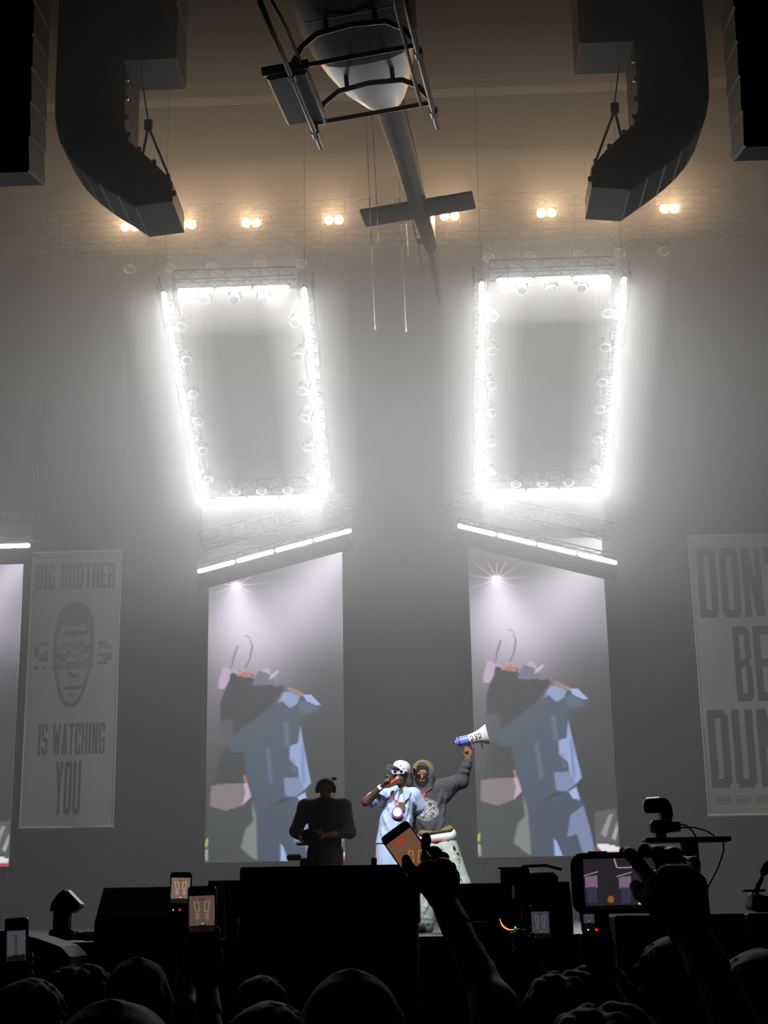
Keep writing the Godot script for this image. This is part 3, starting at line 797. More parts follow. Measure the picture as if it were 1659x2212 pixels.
func make_banners() -> void:
	var paper := Color(0.52, 0.515, 0.5)
	var ink := Color(0.175, 0.175, 0.18)
	var im := Image.create(256, 760, false, Image.FORMAT_RGB8)
	im.fill(paper)
	fill(im, pts([6, 10, 250, 10, 250, 14, 6, 14]), ink.lerp(paper, 0.6))
	words(im, "BIG BROTHER", 14, 32, 226, 74, ink)
	# a printed face: outline, dark hairline, brow bar, a band of blocks across the eyes, nose, mouth, chin
	fill(im, pts([128, 140, 150, 142, 170, 158, 182, 190, 186, 230, 185, 290, 178, 340, 166, 390, 150, 425, 132, 440, 112, 436, 94, 415, 82, 370, 74, 320, 70, 270, 74, 215, 86, 170, 104, 148]), ink.lerp(paper, 0.45))
	fill(im, pts([128, 214, 158, 205, 176, 240, 178, 300, 168, 350, 154, 400, 134, 428, 114, 424, 98, 395, 88, 350, 80, 300, 80, 240, 98, 206]), paper.lerp(ink, 0.12))
	fill(im, pts([100, 226, 168, 226, 168, 238, 104, 238]), ink.lerp(paper, 0.25))
	var rng := RandomNumberGenerator.new()
	rng.seed = 11
	for a in 17:
		for b in 7:
			var k := rng.randf()
			var near := absf(a - 8.0) < 5.0
			if k < (0.75 if near else 0.55) and not (absf(a - 8.0) > 4.5 and absf(a - 8.0) < 5.5): fill(im, pts([18 + a * 13, 256 + b * 11, 30 + a * 13, 256 + b * 11, 30 + a * 13, 266 + b * 11, 18 + a * 13, 266 + b * 11]), ink.lerp(paper, 0.3 + 0.4 * rng.randf()))
	fill(im, pts([120, 334, 128, 345, 140, 348, 148, 342, 142, 356, 124, 356, 114, 348]), ink.lerp(paper, 0.35))
	fill(im, pts([100, 382, 126, 378, 160, 380, 150, 388, 124, 390, 106, 388]), ink.lerp(paper, 0.3))
	fill(im, pts([116, 400, 142, 400, 136, 408, 120, 408]), ink.lerp(paper, 0.55))
	words(im, "IS WATCHING", 40, 482, 186, 84, ink)
	words(im, "YOU", 92, 584, 72, 142, ink)
	image_mat("face_banner_print", im)
	banner("face_banner", "tall pale banner printed with a face and the words IS WATCHING YOU", -8.56, -6.66, 3.68, 9.43, "face_banner_print")
	im = Image.create(300, 760, false, Image.FORMAT_RGB8)
	im.fill(paper)
	words(im, "DON'T", 18, 34, 264, 196, ink)
	words(im, "BE", 100, 256, 100, 204, ink)
	words(im, "DUMB", 14, 482, 272, 206, ink)
	for k in 5: fill(im, pts([20 + k * 54, 708, 62 + k * 54, 708, 62 + k * 54, 732, 20 + k * 54, 732]), ink.lerp(paper, 0.72))
	image_mat("slogan_banner_print", im)
	banner("slogan_banner", "tall pale banner printed DON'T BE DUMB in huge dark letters", 5.34, 7.62, 3.66, 9.42, "slogan_banner_print")

func make_screens() -> void:
	# the live picture: two people seen from behind against a stage light and its beams
	var w := 300
	var h := 684
	var im := Image.create(w, h, false, Image.FORMAT_RGBF)
	for y in h:
		for x in w:
			var p := Vector2(x, y)
			var v := float(y) / h
			var c := Color(0.03, 0.03, 0.034).lerp(Color(0.02, 0.021, 0.023), clampf(v * 2.0 - 0.6, 0.0, 1.0))
			var d := p - Vector2(61, 88)
			var r := d.length()
			if y > 80:                                            # the lamp's beam opens downwards and fades
				var spread := absf(d.x - 0.12 * d.y) / (30.0 + 0.62 * d.y)
				var k := exp(-spread * spread * 2.2) * exp(-pow(maxf(d.y, 0.0) / 150.0, 2.0)) * 0.75
				c = c + Color(0.62, 0.56, 0.7) * k
			var e := p - Vector2(330, -20)                        # a second beam from the upper corner
			var q := absf((e.x * 0.72 + e.y * 0.62)) / (46.0 + 0.18 * e.length())
			c = c + Color(0.5, 0.44, 0.52) * exp(-q * q * 1.6) * exp(-e.length() / 190.0) * 1.3
			c = c + Color(0.3, 0.27, 0.33) * exp(-pow((v - 0.24) / 0.13, 2)) * 0.45
			c = c * lerpf(1.0, 0.4, (1.0 - smoothstep(64.0, 108.0, float(y))) * (1.0 - smoothstep(110.0, 240.0, float(x))))
			c = c + Color(0.75, 0.5, 0.62) * exp(-r * r / 90.0) * 0.9
			im.set_pixel(x, y, c)
	var dark := Color(0.022, 0.023, 0.026)
	var blue := Color(0.032, 0.05, 0.08)
	fill(im, pts([51, 274, 54, 251, 65, 222, 68, 225, 58, 254, 53, 274]), Color(0.09, 0.085, 0.11, 0.8), 1.0)
	fill(im, pts([79, 275, 91, 255, 97, 226, 92, 207, 80, 200, 92, 203, 101, 226, 95, 255, 84, 275]), Color(0.09, 0.085, 0.11, 0.8), 1.0)
	fill(im, pts([24, 312, 26, 296, 34, 270, 44, 269, 54, 280, 50, 300, 36, 318, 28, 318]), Color(0.34, 0.25, 0.36), 2.0)
	fill(im, pts([51, 283, 74, 278, 101, 288, 108, 311, 98, 343, 108, 376, 92, 399, 95, 532, 14, 529, 23, 504, 30, 468, 39, 446, 36, 410, 30, 387, 28, 351, 36, 325, 48, 300]), dark, 2.0)
	fill(im, pts([30, 387, 52, 380, 60, 398, 58, 440, 40, 446]), Color(0.05, 0.047, 0.056), 3.0)
	fill(im, pts([61, 287, 78, 278, 94, 285, 103, 296, 91, 293, 71, 291]), Color(0.3, 0.12, 0.09), 1.0)
	fill(im, pts([52, 280, 66, 286, 84, 278, 82, 272, 70, 280, 56, 274]), Color(0.3, 0.22, 0.34), 1.0)
	fill(im, pts([9, 568, 44, 579, 80, 567, 100, 552, 110, 585, 113, 634, 113, 683, 3, 683]), Color(0.028, 0.032, 0.033), 2.0)
	fill(im, pts([100, 558, 110, 585, 113, 630, 113, 682, 100, 675, 77, 655, 87, 616, 103, 601]), Color(0.13, 0.145, 0.145), 3.0)
	fill(im, pts([12, 523, 93, 519, 100, 548, 80, 567, 44, 578, 9, 567]), Color(0.15, 0.115, 0.135), 2.0)
	fill(im, pts([82, 522, 94, 519, 100, 548, 80, 566, 86, 540]), Color(0.36, 0.28, 0.31), 1.5)
	fill(im, pts([81, 506, 91, 499, 92, 519, 86, 522]), Color(0.3, 0.14, 0.05), 1.5)
	fill(im, pts([95, 311, 138, 307, 158, 319, 165, 326, 152, 345, 138, 364, 108, 383, 85, 398, 78, 372, 91, 340]), dark, 2.0)
	fill(im, pts([108, 383, 138, 361, 158, 345, 172, 330, 195, 334, 215, 334, 238, 345, 250, 356, 245, 371, 218, 380, 200, 392, 205, 435, 218, 484, 228, 523, 218, 536, 192, 552, 166, 554, 139, 573, 110, 578, 100, 552, 86, 506, 82, 454, 53, 453, 42, 430, 85, 398]), blue, 2.0)
	fill(im, pts([110, 578, 139, 573, 192, 552, 215, 539, 225, 565, 235, 620, 250, 684, 114, 684]), Color(0.03, 0.046, 0.078), 2.0)
	fill(im, pts([215, 590, 228, 580, 240, 630, 249, 683, 222, 683, 212, 640, 190, 646, 200, 600]), Color(0.12, 0.16, 0.27), 2.0)
	fill(im, pts([198, 552, 215, 542, 222, 569, 208, 568]), Color(0.25, 0.32, 0.52), 1.5)
	fill(im, pts([162, 648, 167, 652, 179, 683, 162, 683]), Color(0.22, 0.3, 0.5), 1.0)
	fill(im, pts([182, 444, 200, 438, 205, 402, 215, 458, 228, 523, 215, 536, 205, 539, 200, 490, 182, 473]), Color(0.2, 0.26, 0.45), 2.0)
	fill(im, pts([206, 440, 212, 448, 216, 520, 208, 530]), Color(0.12, 0.18, 0.36), 1.5)
	fill(im, pts([169, 512, 198, 509, 215, 536, 192, 552, 172, 548]), Color(0.13, 0.17, 0.29), 2.0)
	fill(im, pts([155, 352, 168, 328, 182, 327, 205, 337, 198, 353, 182, 362, 165, 346]), Color(0.17, 0.22, 0.37), 1.5)
	fill(im, pts([212, 334, 228, 333, 250, 356, 242, 358, 218, 347]), Color(0.25, 0.3, 0.48), 1.5)
	fill(im, pts([200, 352, 214, 346, 236, 358, 244, 368, 220, 376, 204, 372]), Color(0.05, 0.075, 0.12), 2.0)
	for q in [[120, 420, 160, 400, 168, 470, 140, 540], [100, 470, 118, 450, 124, 540, 108, 560], [150, 370, 180, 366, 186, 400, 158, 410]]:
		fill(im, pts(q), Color(0.03, 0.05, 0.085, 0.55), 5.0)
	for q in [[168, 392, 178, 390, 182, 440, 172, 446], [130, 450, 138, 446, 146, 520, 138, 526], [186, 470, 192, 472, 194, 500, 188, 500]]:
		fill(im, pts(q), Color(0.085, 0.12, 0.185, 0.6), 3.0)
	fill(im, pts([172, 320, 185, 317, 205, 327, 218, 334, 208, 337, 185, 327]), Color(0.22, 0.13, 0.13), 1.0)
	fill(im, pts([151, 314, 165, 311, 172, 320, 165, 328, 153, 326]), dark, 1.0)
	fill(im, pts([100, 304, 111, 282, 128, 272, 138, 276, 143, 293, 148, 309, 125, 312, 101, 311]), Color(0.1, 0.1, 0.145), 1.0)
	fill(im, pts([116, 280, 128, 272, 138, 276, 142, 290, 130, 284]), Color(0.3, 0.27, 0.37), 1.5)
	fill(im, pts([138, 290, 155, 279, 159, 281, 151, 291, 138, 300]), Color(0.38, 0.31, 0.4), 1.0)
	fill(im, pts([250, 596, 300, 588, 300, 684, 250, 684]), Color(0.06, 0.06, 0.065), 2.0)
	fill(im, pts([262, 640, 282, 600, 290, 600, 272, 648]), Color(0.2, 0.2, 0.22), 1.5)
	fill(im, pts([284, 650, 298, 616, 300, 630, 292, 654]), Color(0.26, 0.26, 0.28), 1.5)
	fill(im, pts([252, 660, 276, 662, 300, 668, 300, 676, 258, 676]), Color(0.55, 0.56, 0.6), 1.0)
	fill(im, pts([252, 664, 262, 676, 300, 677, 300, 684, 252, 684]), Color(0.42, 0.03, 0.05), 0.5)
	fill(im, pts([0, 656, 7, 656, 8, 682, 2, 682]), Color(0.2, 0.24, 0.23), 0.5)
	fill(im, pts([2, 636, 6, 634, 5, 652, 0, 652]), Color(0.3, 0.36, 0.04), 0.5)
	im.resize(90, 205, Image.INTERPOLATE_BILINEAR)               # the camera's own softness
	im.resize(w, h, Image.INTERPOLATE_CUBIC)
	for y in range(50, 140):                                      # the lamp's star
		for x in range(0, 130):
			var d := Vector2(x - 61, y - 88)
			var spoke := pow(absf(cos(atan2(d.y, d.x) * 6.5 + 0.4)), 34.0) * exp(-d.length() / 20.0) * clampf((118.0 - y) / 24.0, 0.0, 1.0)
			im.set_pixel(x, y, im.get_pixel(x, y) + Color(0.7, 0.36, 0.4) * spoke * 2.2)
	for y in h:
		for x in w: im.set_pixel(x, y, im.get_pixel(x, y).clamp().linear_to_srgb())
	im.convert(Image.FORMAT_RGB8)
	image_mat("screen_picture", im, 1.25)
	for s in [[-4.62, "cameraman's tall video screen showing two people from behind"], [0.68, "tall video screen behind the raised megaphone showing two people from behind"], [-11.2, "tall video screen beyond the face banner, cut by the picture's edge"]]:
		var cx: float = s[0] + 1.37
		var t := thing("video_screen", s[1], "screen", Vector3(cx, 1.7, -29.0), 0.0, "tall video screens at the back of the stage")
		var g := Geo.new(); g.box(Vector3(0, 4.35, -0.02), Vector3(2.73, 6.3, 0.03), 0.0); part(t, "display", g, "screen_picture")
		g = Geo.new(); g.box(Vector3(0, 4.35, -0.12), Vector3(2.75, 6.34, 0.16), 0.01); part(t, "back_frame", g, "panel_frame")
		for q in [-1, 1]:
			g = Geo.new(); g.box(Vector3(q * 1.2, 2.2, -0.28), Vector3(0.1, 4.4, 0.1), 0.01); g.box(Vector3(q * 1.2, 0.03, -0.6), Vector3(0.12, 0.06, 1.0), 0.01); part(t, "leg", g, "panel_frame")
		var l := AreaLight3D.new()
		l.name = "screen_light"
		l.area_size = Vector2(2.6, 6.0)
		l.light_energy = 1.6
		l.light_color = Color(0.86, 0.84, 1.0)
		l.area_range = 60.0
		l.shadow_enabled = true
		l.position = Vector3(0, 4.5, 0.03)
		l.rotation.y = PI
		t.add_child(l, true)

# ---------------------------------------------------------------- things on and before the stage
func stage_materials() -> void:
	noisy(mat("sub_black", Color(0.05, 0.05, 0.052), 0.7), Color(0.8, 0.8, 0.8), Color(1, 1, 1), 0.05, 3.0)
	mat("case_black", Color(0.05, 0.05, 0.052), 0.65)
	mat("case_grey", Color(0.3, 0.3, 0.3), 0.5)
	mat("metal_dull", Color(0.25, 0.25, 0.25), 0.35, 0.8)
	mat("metal_bright", Color(0.75, 0.75, 0.73), 0.25, 0.9)
	mat("camera_grey", Color(0.2, 0.2, 0.205), 0.5)
	mat("camera_white", Color(0.7, 0.69, 0.66), 0.4)
	mat("rubber", Color(0.03, 0.03, 0.03), 0.8)
	var w := mat("bottle_plastic", Color(0.85, 0.9, 0.92, 0.35), 0.08)
	w.transparency = BaseMaterial3D.TRANSPARENCY_ALPHA
	mat("bottle_cap", Color(0.85, 0.85, 0.85), 0.4)
	mat("red_paint", Color(0.75, 0.08, 0.08), 0.5)
	glow("amber_reflection", Color(1.0, 0.5, 0.18), 1.6)  # mirrored stage light, given as emission
	glow("green_led", Color(0.1, 1.0, 0.35), 2.0)
	matte(["sub_black", "case_black", "rubber", "camera_grey"], 0.2)
	glow("white_led", Color(0.9, 0.95, 0.9), 2.0)

func subwoofer(x0: float, x1: float, y0: float, y1: float, z: float, label: String, group: String) -> void:   # a sub cabinet: body, grille, corner caps, handles
	var w := x1 - x0
	var h := y1 - y0
	var t := thing("subwoofer", label, "speaker", Vector3((x0 + x1) / 2, y0, z), 0.0, group)
	var g := Geo.new(); g.box(Vector3(0, h / 2, -0.4), Vector3(w, h, 0.8), 0.012); part(t, "cabinet", g, "sub_black")
	g = Geo.new(); g.box(Vector3(0, h / 2, 0.006), Vector3(w - 0.08, h - 0.08, 0.02), 0.006); part(t, "grille", g, "case_black")
	for s in [-1, 1]:
		g = Geo.new(); g.box(Vector3(s * (w / 2 + 0.002), h * 0.6, -0.4), Vector3(0.012, 0.1, 0.24), 0.004); part(t, "handle", g, "rubber")
		for q in [0.0, h]:
			g = Geo.new(); g.box(Vector3(s * (w / 2 - 0.02), q + (0.02 if q == 0.0 else -0.02), -0.02), Vector3(0.036, 0.036, 0.05), 0.01); part(t, "corner_cap", g, "metal_dull")

func wedge(at: Vector3, turn: float, w: float, label: String, shape: PackedVector2Array) -> Node3D:   # a floor monitor: side outline in (z, y), grille on its slope
	var t := thing("monitor_wedge", label, "speaker", at, turn, "stage monitors")
	var g := Geo.new()
	var side := Transform3D(Basis(Vector3(0, 0, 1), Vector3(0, 1, 0), Vector3(-1, 0, 0)), Vector3.ZERO)
	g.prism(shape, -w / 2, w / 2, side); part(t, "cabinet", g, "case_black")
	var a := shape[2]
	var b := shape[3]
	var d := (b - a).normalized()
	var nn := Vector2(-d.y, d.x)
	if nn.y < 0: nn = -nn
	g = Geo.new(); g.prism(PackedVector2Array([a + d * 0.04 + nn * 0.002, b - d * 0.04 + nn * 0.002, b - d * 0.04 + nn * 0.02, a + d * 0.04 + nn * 0.02]), -w / 2 + 0.04, w / 2 - 0.04, side); part(t, "grille", g, "sub_black")
	return t

func make_stage() -> void:
	stage_materials()
	var G := "black subwoofers along the stage front"
	subwoofer(-1.66, -0.2, 1.81, 2.28, -12.25, "topmost black subwoofer of the tall stack before the performers", G)
	subwoofer(-1.66, -0.22, 1.21, 1.81, -12.25, "middle black subwoofer of the tall stack before the performers", G)
	subwoofer(-1.66, -0.22, 0.6, 1.2, -12.25, "lower black subwoofer of the tall stack before the performers", G)
	subwoofer(-1.66, -0.22, 0.0, 0.6, -12.25, "bottom black subwoofer of the tall stack before the performers", G)
	for k in 3:
		subwoofer(1.32 + k * 1.02, 2.32 + k * 1.02, 0.92, 1.85, -11.8, "upper black subwoofer in the low row under the remote camera", G)
		subwoofer(1.32 + k * 1.02, 2.32 + k * 1.02, 0.0, 0.91, -11.8, "lower black subwoofer in the low row under the remote camera", G)
	# a bright latch on the seam of the tall stack
	var g := Geo.new(); g.box(Vector3(-0.38, 1.815, -12.215), Vector3(0.1, 0.012, 0.02), 0.003); g.box(Vector3(-0.27, 1.815, -12.215), Vector3(0.03, 0.014, 0.02), 0.003)
	solo("metal_latch", g, "metal_bright", "small bright latch on the seam of the subwoofer stack", "latch")
	# big monitors at the edge of the deck
	wedge(Vector3(-2.5, 1.7, -13.6), 0.0, 1.12, "large black monitor wedge behind the two phone screens", pts([-0.35, 0.0, 0.42, 0.0, 0.42, 0.16, 0.1, 0.46, -0.35, 0.46]))
	wedge(Vector3(-2.0, 1.7, -14.6), 0.0, 0.55, "smaller black monitor peeking over the large wedge", pts([-0.3, 0.0, 0.3, 0.0, 0.3, 0.2, 0.05, 0.53, -0.3, 0.53]))
	wedge(Vector3(0.6, 1.7, -13.6), 0.0, 1.04, "low wide black monitor before the hooded performer's legs", pts([-0.3, 0.0, 0.35, 0.0, 0.35, 0.2, 0.15, 0.44, -0.3, 0.44]))
	g = Geo.new(); g.box(Vector3(-1.79, 1.93, -13.3), Vector3(0.24, 0.46, 0.3), 0.01)
	var t := thing("equipment_case", "small black equipment case between wedge and subwoofer stack", "case")
	part(t, "body", g, "case_black")
	g = Geo.new(); g.box(Vector3(-1.79, 2.12, -13.14), Vector3(0.1, 0.03, 0.02), 0.005); part(t, "handle", g, "metal_dull")
	t = thing("flight_case", "low grey flight case with a pale mark beside the camera operator", "case")
	g = Geo.new(); g.box(Vector3(0.24, 1.76, -13.06), Vector3(0.26, 0.11, 0.1), 0.008); part(t, "body", g, "case_grey")
	g = Geo.new(); g.box(Vector3(0.28, 1.78, -13.005), Vector3(0.05, 0.02, 0.004), 0.0, Transform3D()); part(t, "mark", g, "camera_white")
	# a clear water bottle by the stack
	t = thing("water_bottle", "clear water bottle standing beside the subwoofer stack", "bottle", Vector3(-1.74, 1.7, -12.95))
	g = Geo.new(); g.lathe([Vector2(0.03, 0.0), Vector2(0.034, 0.01), Vector2(0.034, 0.15), Vector2(0.026, 0.18), Vector2(0.013, 0.205), Vector2(0.013, 0.22)], 14); part(t, "bottle_body", g, "bottle_plastic")
	g = Geo.new(); g.lathe([Vector2(0.016, 0.21), Vector2(0.016, 0.235), Vector2(0.0, 0.236)], 12); part(t, "cap", g, "bottle_cap")
	g = Geo.new(); g.lathe([Vector2(0.0348, 0.07), Vector2(0.0352, 0.075), Vector2(0.0352, 0.12), Vector2(0.0348, 0.125)], 14); part(t, "label", g, "bottle_cap")
	# the arrow-shaped floor light
	t = thing("floor_light", "arrow-shaped black moving light standing on the greenish deck", "stage light", Vector3(-3.66, 1.7, -14.5))
	g = Geo.new(); g.box(Vector3(0, 0.05, 0), Vector3(0.24, 0.1, 0.24), 0.02); part(t, "base", g, "case_black")
	g = Geo.new(); g.box(Vector3(-0.02, 0.19, 0), Vector3(0.15, 0.2, 0.16), 0.02); part(t, "yoke", g, "case_black")
	g = Geo.new(); g.prism(pts([-0.12, 0.27, 0.09, 0.25, 0.17, 0.31, 0.01, 0.47, -0.05, 0.43, -0.11, 0.34]), -0.1, 0.1); var hd := part(t, "head", g, "case_black")
	g = Geo.new(); g.prism(pts([0.165, 0.325, 0.03, 0.458, 0.036, 0.464, 0.172, 0.331]), -0.08, 0.08); part(hd, "lens", g, "lens")
	for k in 2:
		t = thing("floor_effect", ["flat black foot light lying beside the arrow-shaped floor light", "small flat black box before the large monitor wedge"][k], "stage light", [Vector3(-3.35, 1.7, -14.3), Vector3(-3.15, 1.7, -13.75)][k])
		g = Geo.new(); g.box(Vector3(0, 0.035, 0), Vector3(0.28, 0.07, 0.16), 0.02); part(t, "body", g, "case_black")
		g = Geo.new(); g.box(Vector3(0.02, 0.072, 0), Vector3(0.16, 0.008, 0.1), 0.003); part(t, "cover", g, "sub_black")
	# red box at the singer's feet
	t = thing("red_box", "small red box at the singer's legs above the subwoofer stack", "box", Vector3(-0.68, 1.7, -14.9))
	g = Geo.new(); g.box(Vector3(0, 0.34, 0), Vector3(0.05, 0.68, 0.05), 0.005); part(t, "post", g, "case_black")
	g = Geo.new(); g.box(Vector3(0, 0.7, 0), Vector3(0.055, 0.06, 0.05), 0.006); part(t, "panel", g, "red_paint")
	# a cloth-covered box at the edge of the pit, its cover sagging to one side
	t = thing("draped_box", "black cloth-covered box sloping away below the arrow-shaped floor light", "box", Vector3(0, 0, -12.5))
	g = Geo.new(); g.prism(pts([-4.8, 0.0, -3.0, 0.0, -3.02, 1.6, -3.1, 1.68, -3.3, 1.75, -3.55, 1.81, -3.9, 1.83, -4.8, 1.83]), -0.3, 0.3); part(t, "cover", g, "case_black")
	g = Geo.new(); g.box(Vector3(-3.9, 0.04, 0.31), Vector3(1.8, 0.08, 0.03), 0.01); part(t, "hem_weight", g, "sub_black")
	remote_camera()
	broadcast_camera()
	# a tilted light on a low box at the edge of the picture
	t = thing("tilted_floor_light", "black light tilted on a low box by the slogan banner's foot", "stage light", Vector3(2.95, 1.7, -14.0))
	g = Geo.new(); g.box(Vector3(0, 0.2, 0), Vector3(0.42, 0.15, 0.3), 0.02, Transform3D(Basis(Vector3.BACK, -0.28), Vector3(0, 0.0, 0))); part(t, "body", g, "case_black")
	g = Geo.new(); g.box(Vector3(0.02, 0.06, 0), Vector3(0.3, 0.12, 0.26), 0.02); part(t, "base", g, "case_black")
	g = Geo.new(); g.box(Vector3(-0.1, 0.34, 0), Vector3(0.2, 0.02, 0.1), 0.005); g.path([Vector3(-0.09, 0.3, 0), Vector3(-0.06, 0.38, 0), Vector3(-0.01, 0.46, 0)], [0.03, 0.025, 0.02], 8); part(t, "arm", g, "case_black")
	g = Geo.new(); g.lathe([Vector2(0.015, -0.07), Vector2(0.04, -0.03), Vector2(0.035, 0.05), Vector2(0.01, 0.08)], 12, Transform3D(Basis(Vector3.BACK, -0.45), Vector3(0.02, 0.53, 0))); part(t, "lamp_head", g, "case_black")
	g = Geo.new(); g.ball(Vector3(0.14, 0.2, 0.155), Vector3(0.006, 0.006, 0.006), 8); part(t, "indicator", g, "metal_bright")

func remote_camera() -> void:   # a remote pan-tilt camera on a shelf, on a stand in the pit
	var t := thing("remote_camera", "black remote pan-tilt camera on a flat shelf and stand beside the slogan banner", "camera", Vector3(1.62, 0.0, -11.0))
	var g := Geo.new(); g.box(Vector3(0.16, 2.375, 0), Vector3(0.62, 0.035, 0.22), 0.008, Transform3D(Basis(Vector3.BACK, 0.0), Vector3.ZERO)); part(t, "shelf", g, "camera_grey")
	g = Geo.new(); g.box(Vector3(-0.02, 2.41, 0), Vector3(0.075, 0.045, 0.075), 0.01); part(t, "riser", g, "camera_grey")
	g = Geo.new(); g.box(Vector3(-0.015, 2.475, 0), Vector3(0.16, 0.09, 0.15), 0.02); part(t, "base", g, "camera_grey")
	g = Geo.new(); g.box(Vector3(0.075, 2.47, 0), Vector3(0.09, 0.07, 0.13), 0.01); part(t, "connector_box", g, "camera_grey")
	g = Geo.new()
	g.prism(pts([-0.02, 2.51, 0.055, 2.51, 0.068, 2.56, 0.062, 2.62, 0.035, 2.665, -0.02, 2.68, -0.02, 2.6]), -0.075, 0.075); var arm := part(t, "yoke", g, "camera_grey")
	g = Geo.new(); g.lathe([Vector2(0.03, -0.12), Vector2(0.052, -0.11), Vector2(0.056, -0.02), Vector2(0.054, 0.04), Vector2(0.03, 0.06)], 18, Transform3D(Basis(Vector3.BACK, -PI / 2 + 0.06), Vector3(-0.01, 2.63, 0.0))); var hd := part(t, "camera_head", g, "camera_grey")
	g = Geo.new(); g.sheet(8, 4, func(u, v): return Vector3(-0.115 + u * 0.1, 2.63 + 0.0595 * cos((v - 0.5) * 1.3) - 0.004 + u * 0.006, 0.0595 * sin((v - 0.5) * 1.3)), Vector3.UP); part(hd, "top_cover", g, "camera_white", "pale top cover")
	g = Geo.new(); g.lathe([Vector2(0.038, 0.0), Vector2(0.03, -0.008), Vector2(0.0, -0.012)], 14, Transform3D(Basis(Vector3.BACK, -PI / 2 + 0.06), Vector3(-0.128, 2.622, 0))); part(hd, "lens", g, "lens")
	for c in [[Vector3(0.11, 2.49, 0), Vector3(0.17, 2.48, 0), Vector3(0.21, 2.44, 0), Vector3(0.235, 2.395, 0)], [Vector3(0.11, 2.465, 0), Vector3(0.22, 2.465, 0), Vector3(0.31, 2.44, 0), Vector3(0.37, 2.4, 0)], [Vector3(0.43, 2.36, 0), Vector3(0.425, 2.29, 0), Vector3(0.38, 2.18, 0), Vector3(0.3, 2.05, 0), Vector3(0.24, 1.9, 0)]]:
		g = Geo.new(); g.path(c, [0.006], 6); part(t, "cable", g, "rubber")
	g = Geo.new(); g.box(Vector3(0.17, 2.31, 0), Vector3(0.1, 0.1, 0.1), 0.01); part(t, "shelf_clamp", g, "camera_grey")
	g = Geo.new(); g.box(Vector3(0.235, 2.3, 0), Vector3(0.02, 0.12, 0.02), 0.004); part(t, "knob", g, "camera_grey")
	g = Geo.new(); g.tube(Vector3(0.17, 0.05, 0), Vector3(0.17, 2.3, 0), 0.03, 0.022, 10); part(t, "pole", g, "camera_grey")
	for k in 3:
		g = Geo.new(); g.tube(Vector3(0.17, 0.5, 0), Vector3(0.17 + 0.45 * cos(TAU * k / 3), 0.015, 0.45 * sin(TAU * k / 3)), 0.015, 0.015, 6); part(t, "leg", g, "camera_grey")

func broadcast_camera() -> void:   # a pit camera on a pedestal, seen from behind, with an amber reflection drawn as glow and a green light
	var t := thing("broadcast_camera", "black broadcast camera with an amber reflection drawn as glow in the pit", "camera", Vector3(0.62, 0.0, -10.6))
	var g := Geo.new(); g.box(Vector3(0.02, 2.05, 0), Vector3(0.3, 0.2, 0.5), 0.03); part(t, "body", g, "case_black")
	g = Geo.new(); g.box(Vector3(-0.12, 2.13, 0.1), Vector3(0.2, 0.12, 0.16), 0.02, Transform3D()); var vf := part(t, "viewfinder", g, "case_black")
	g = Geo.new(); g.prism(pts([-0.24, 2.19, -0.02, 2.19, -0.1, 2.13]), 0.02, 0.19); part(vf, "hood", g, "camera_grey", "grey viewfinder hood catching the light")
	g = Geo.new(); g.lathe([Vector2(0.09, 0.0), Vector2(0.11, -0.2), Vector2(0.13, -0.34)], 16, Transform3D(Basis(Vector3.RIGHT, PI / 2), Vector3(0.02, 2.05, -0.22))); part(t, "lens_barrel", g, "case_black")
	g = Geo.new(); g.path([Vector3(-0.1, 2.16, -0.1), Vector3(-0.05, 2.2, 0.0), Vector3(0.1, 2.2, 0.1), Vector3(0.2, 2.17, 0.15)], [0.012], 6); part(t, "top_handle", g, "case_black")
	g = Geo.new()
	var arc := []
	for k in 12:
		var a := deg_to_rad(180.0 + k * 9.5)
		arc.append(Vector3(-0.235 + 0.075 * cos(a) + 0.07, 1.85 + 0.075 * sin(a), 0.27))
	g.path(arc, [0.002, 0.003, 0.004, 0.005, 0.006, 0.0065, 0.0065, 0.006, 0.005, 0.004, 0.0035, 0.003], 6); part(t, "rim_reflection", g, "amber_reflection", "amber reflection drawn as a glowing crescent")  # no lamp: stage light mirrored in a lens rim, drawn as a glowing arc
	g = Geo.new(); g.lathe([Vector2(0.068, -0.01), Vector2(0.068, 0.01), Vector2(0.0, 0.012)], 18, Transform3D(Basis(Vector3.RIGHT, PI / 2), Vector3(-0.165, 1.85, 0.255))); part(t, "focus_demand", g, "rubber")
	g = Geo.new(); g.ball(Vector3(-0.14 + 0.0, 1.79, 0.3), Vector3(0.007, 0.007, 0.007), 8); part(t, "status_led", g, "green_led", "green status light")
	g = Geo.new(); g.box(Vector3(0.02, 1.88, 0), Vector3(0.2, 0.14, 0.2), 0.03); part(t, "pan_head", g, "case_black")
	g = Geo.new(); g.tube(Vector3(0.02, 0.1, 0), Vector3(0.02, 1.85, 0), 0.11, 0.06, 14); part(t, "pedestal", g, "case_black")
	g = Geo.new(); g.lathe([Vector2(0.45, 0.0), Vector2(0.45, 0.1), Vector2(0.12, 0.18)], 18, Transform3D(Basis(), Vector3(0.02, 0, 0))); part(t, "dolly", g, "case_black")

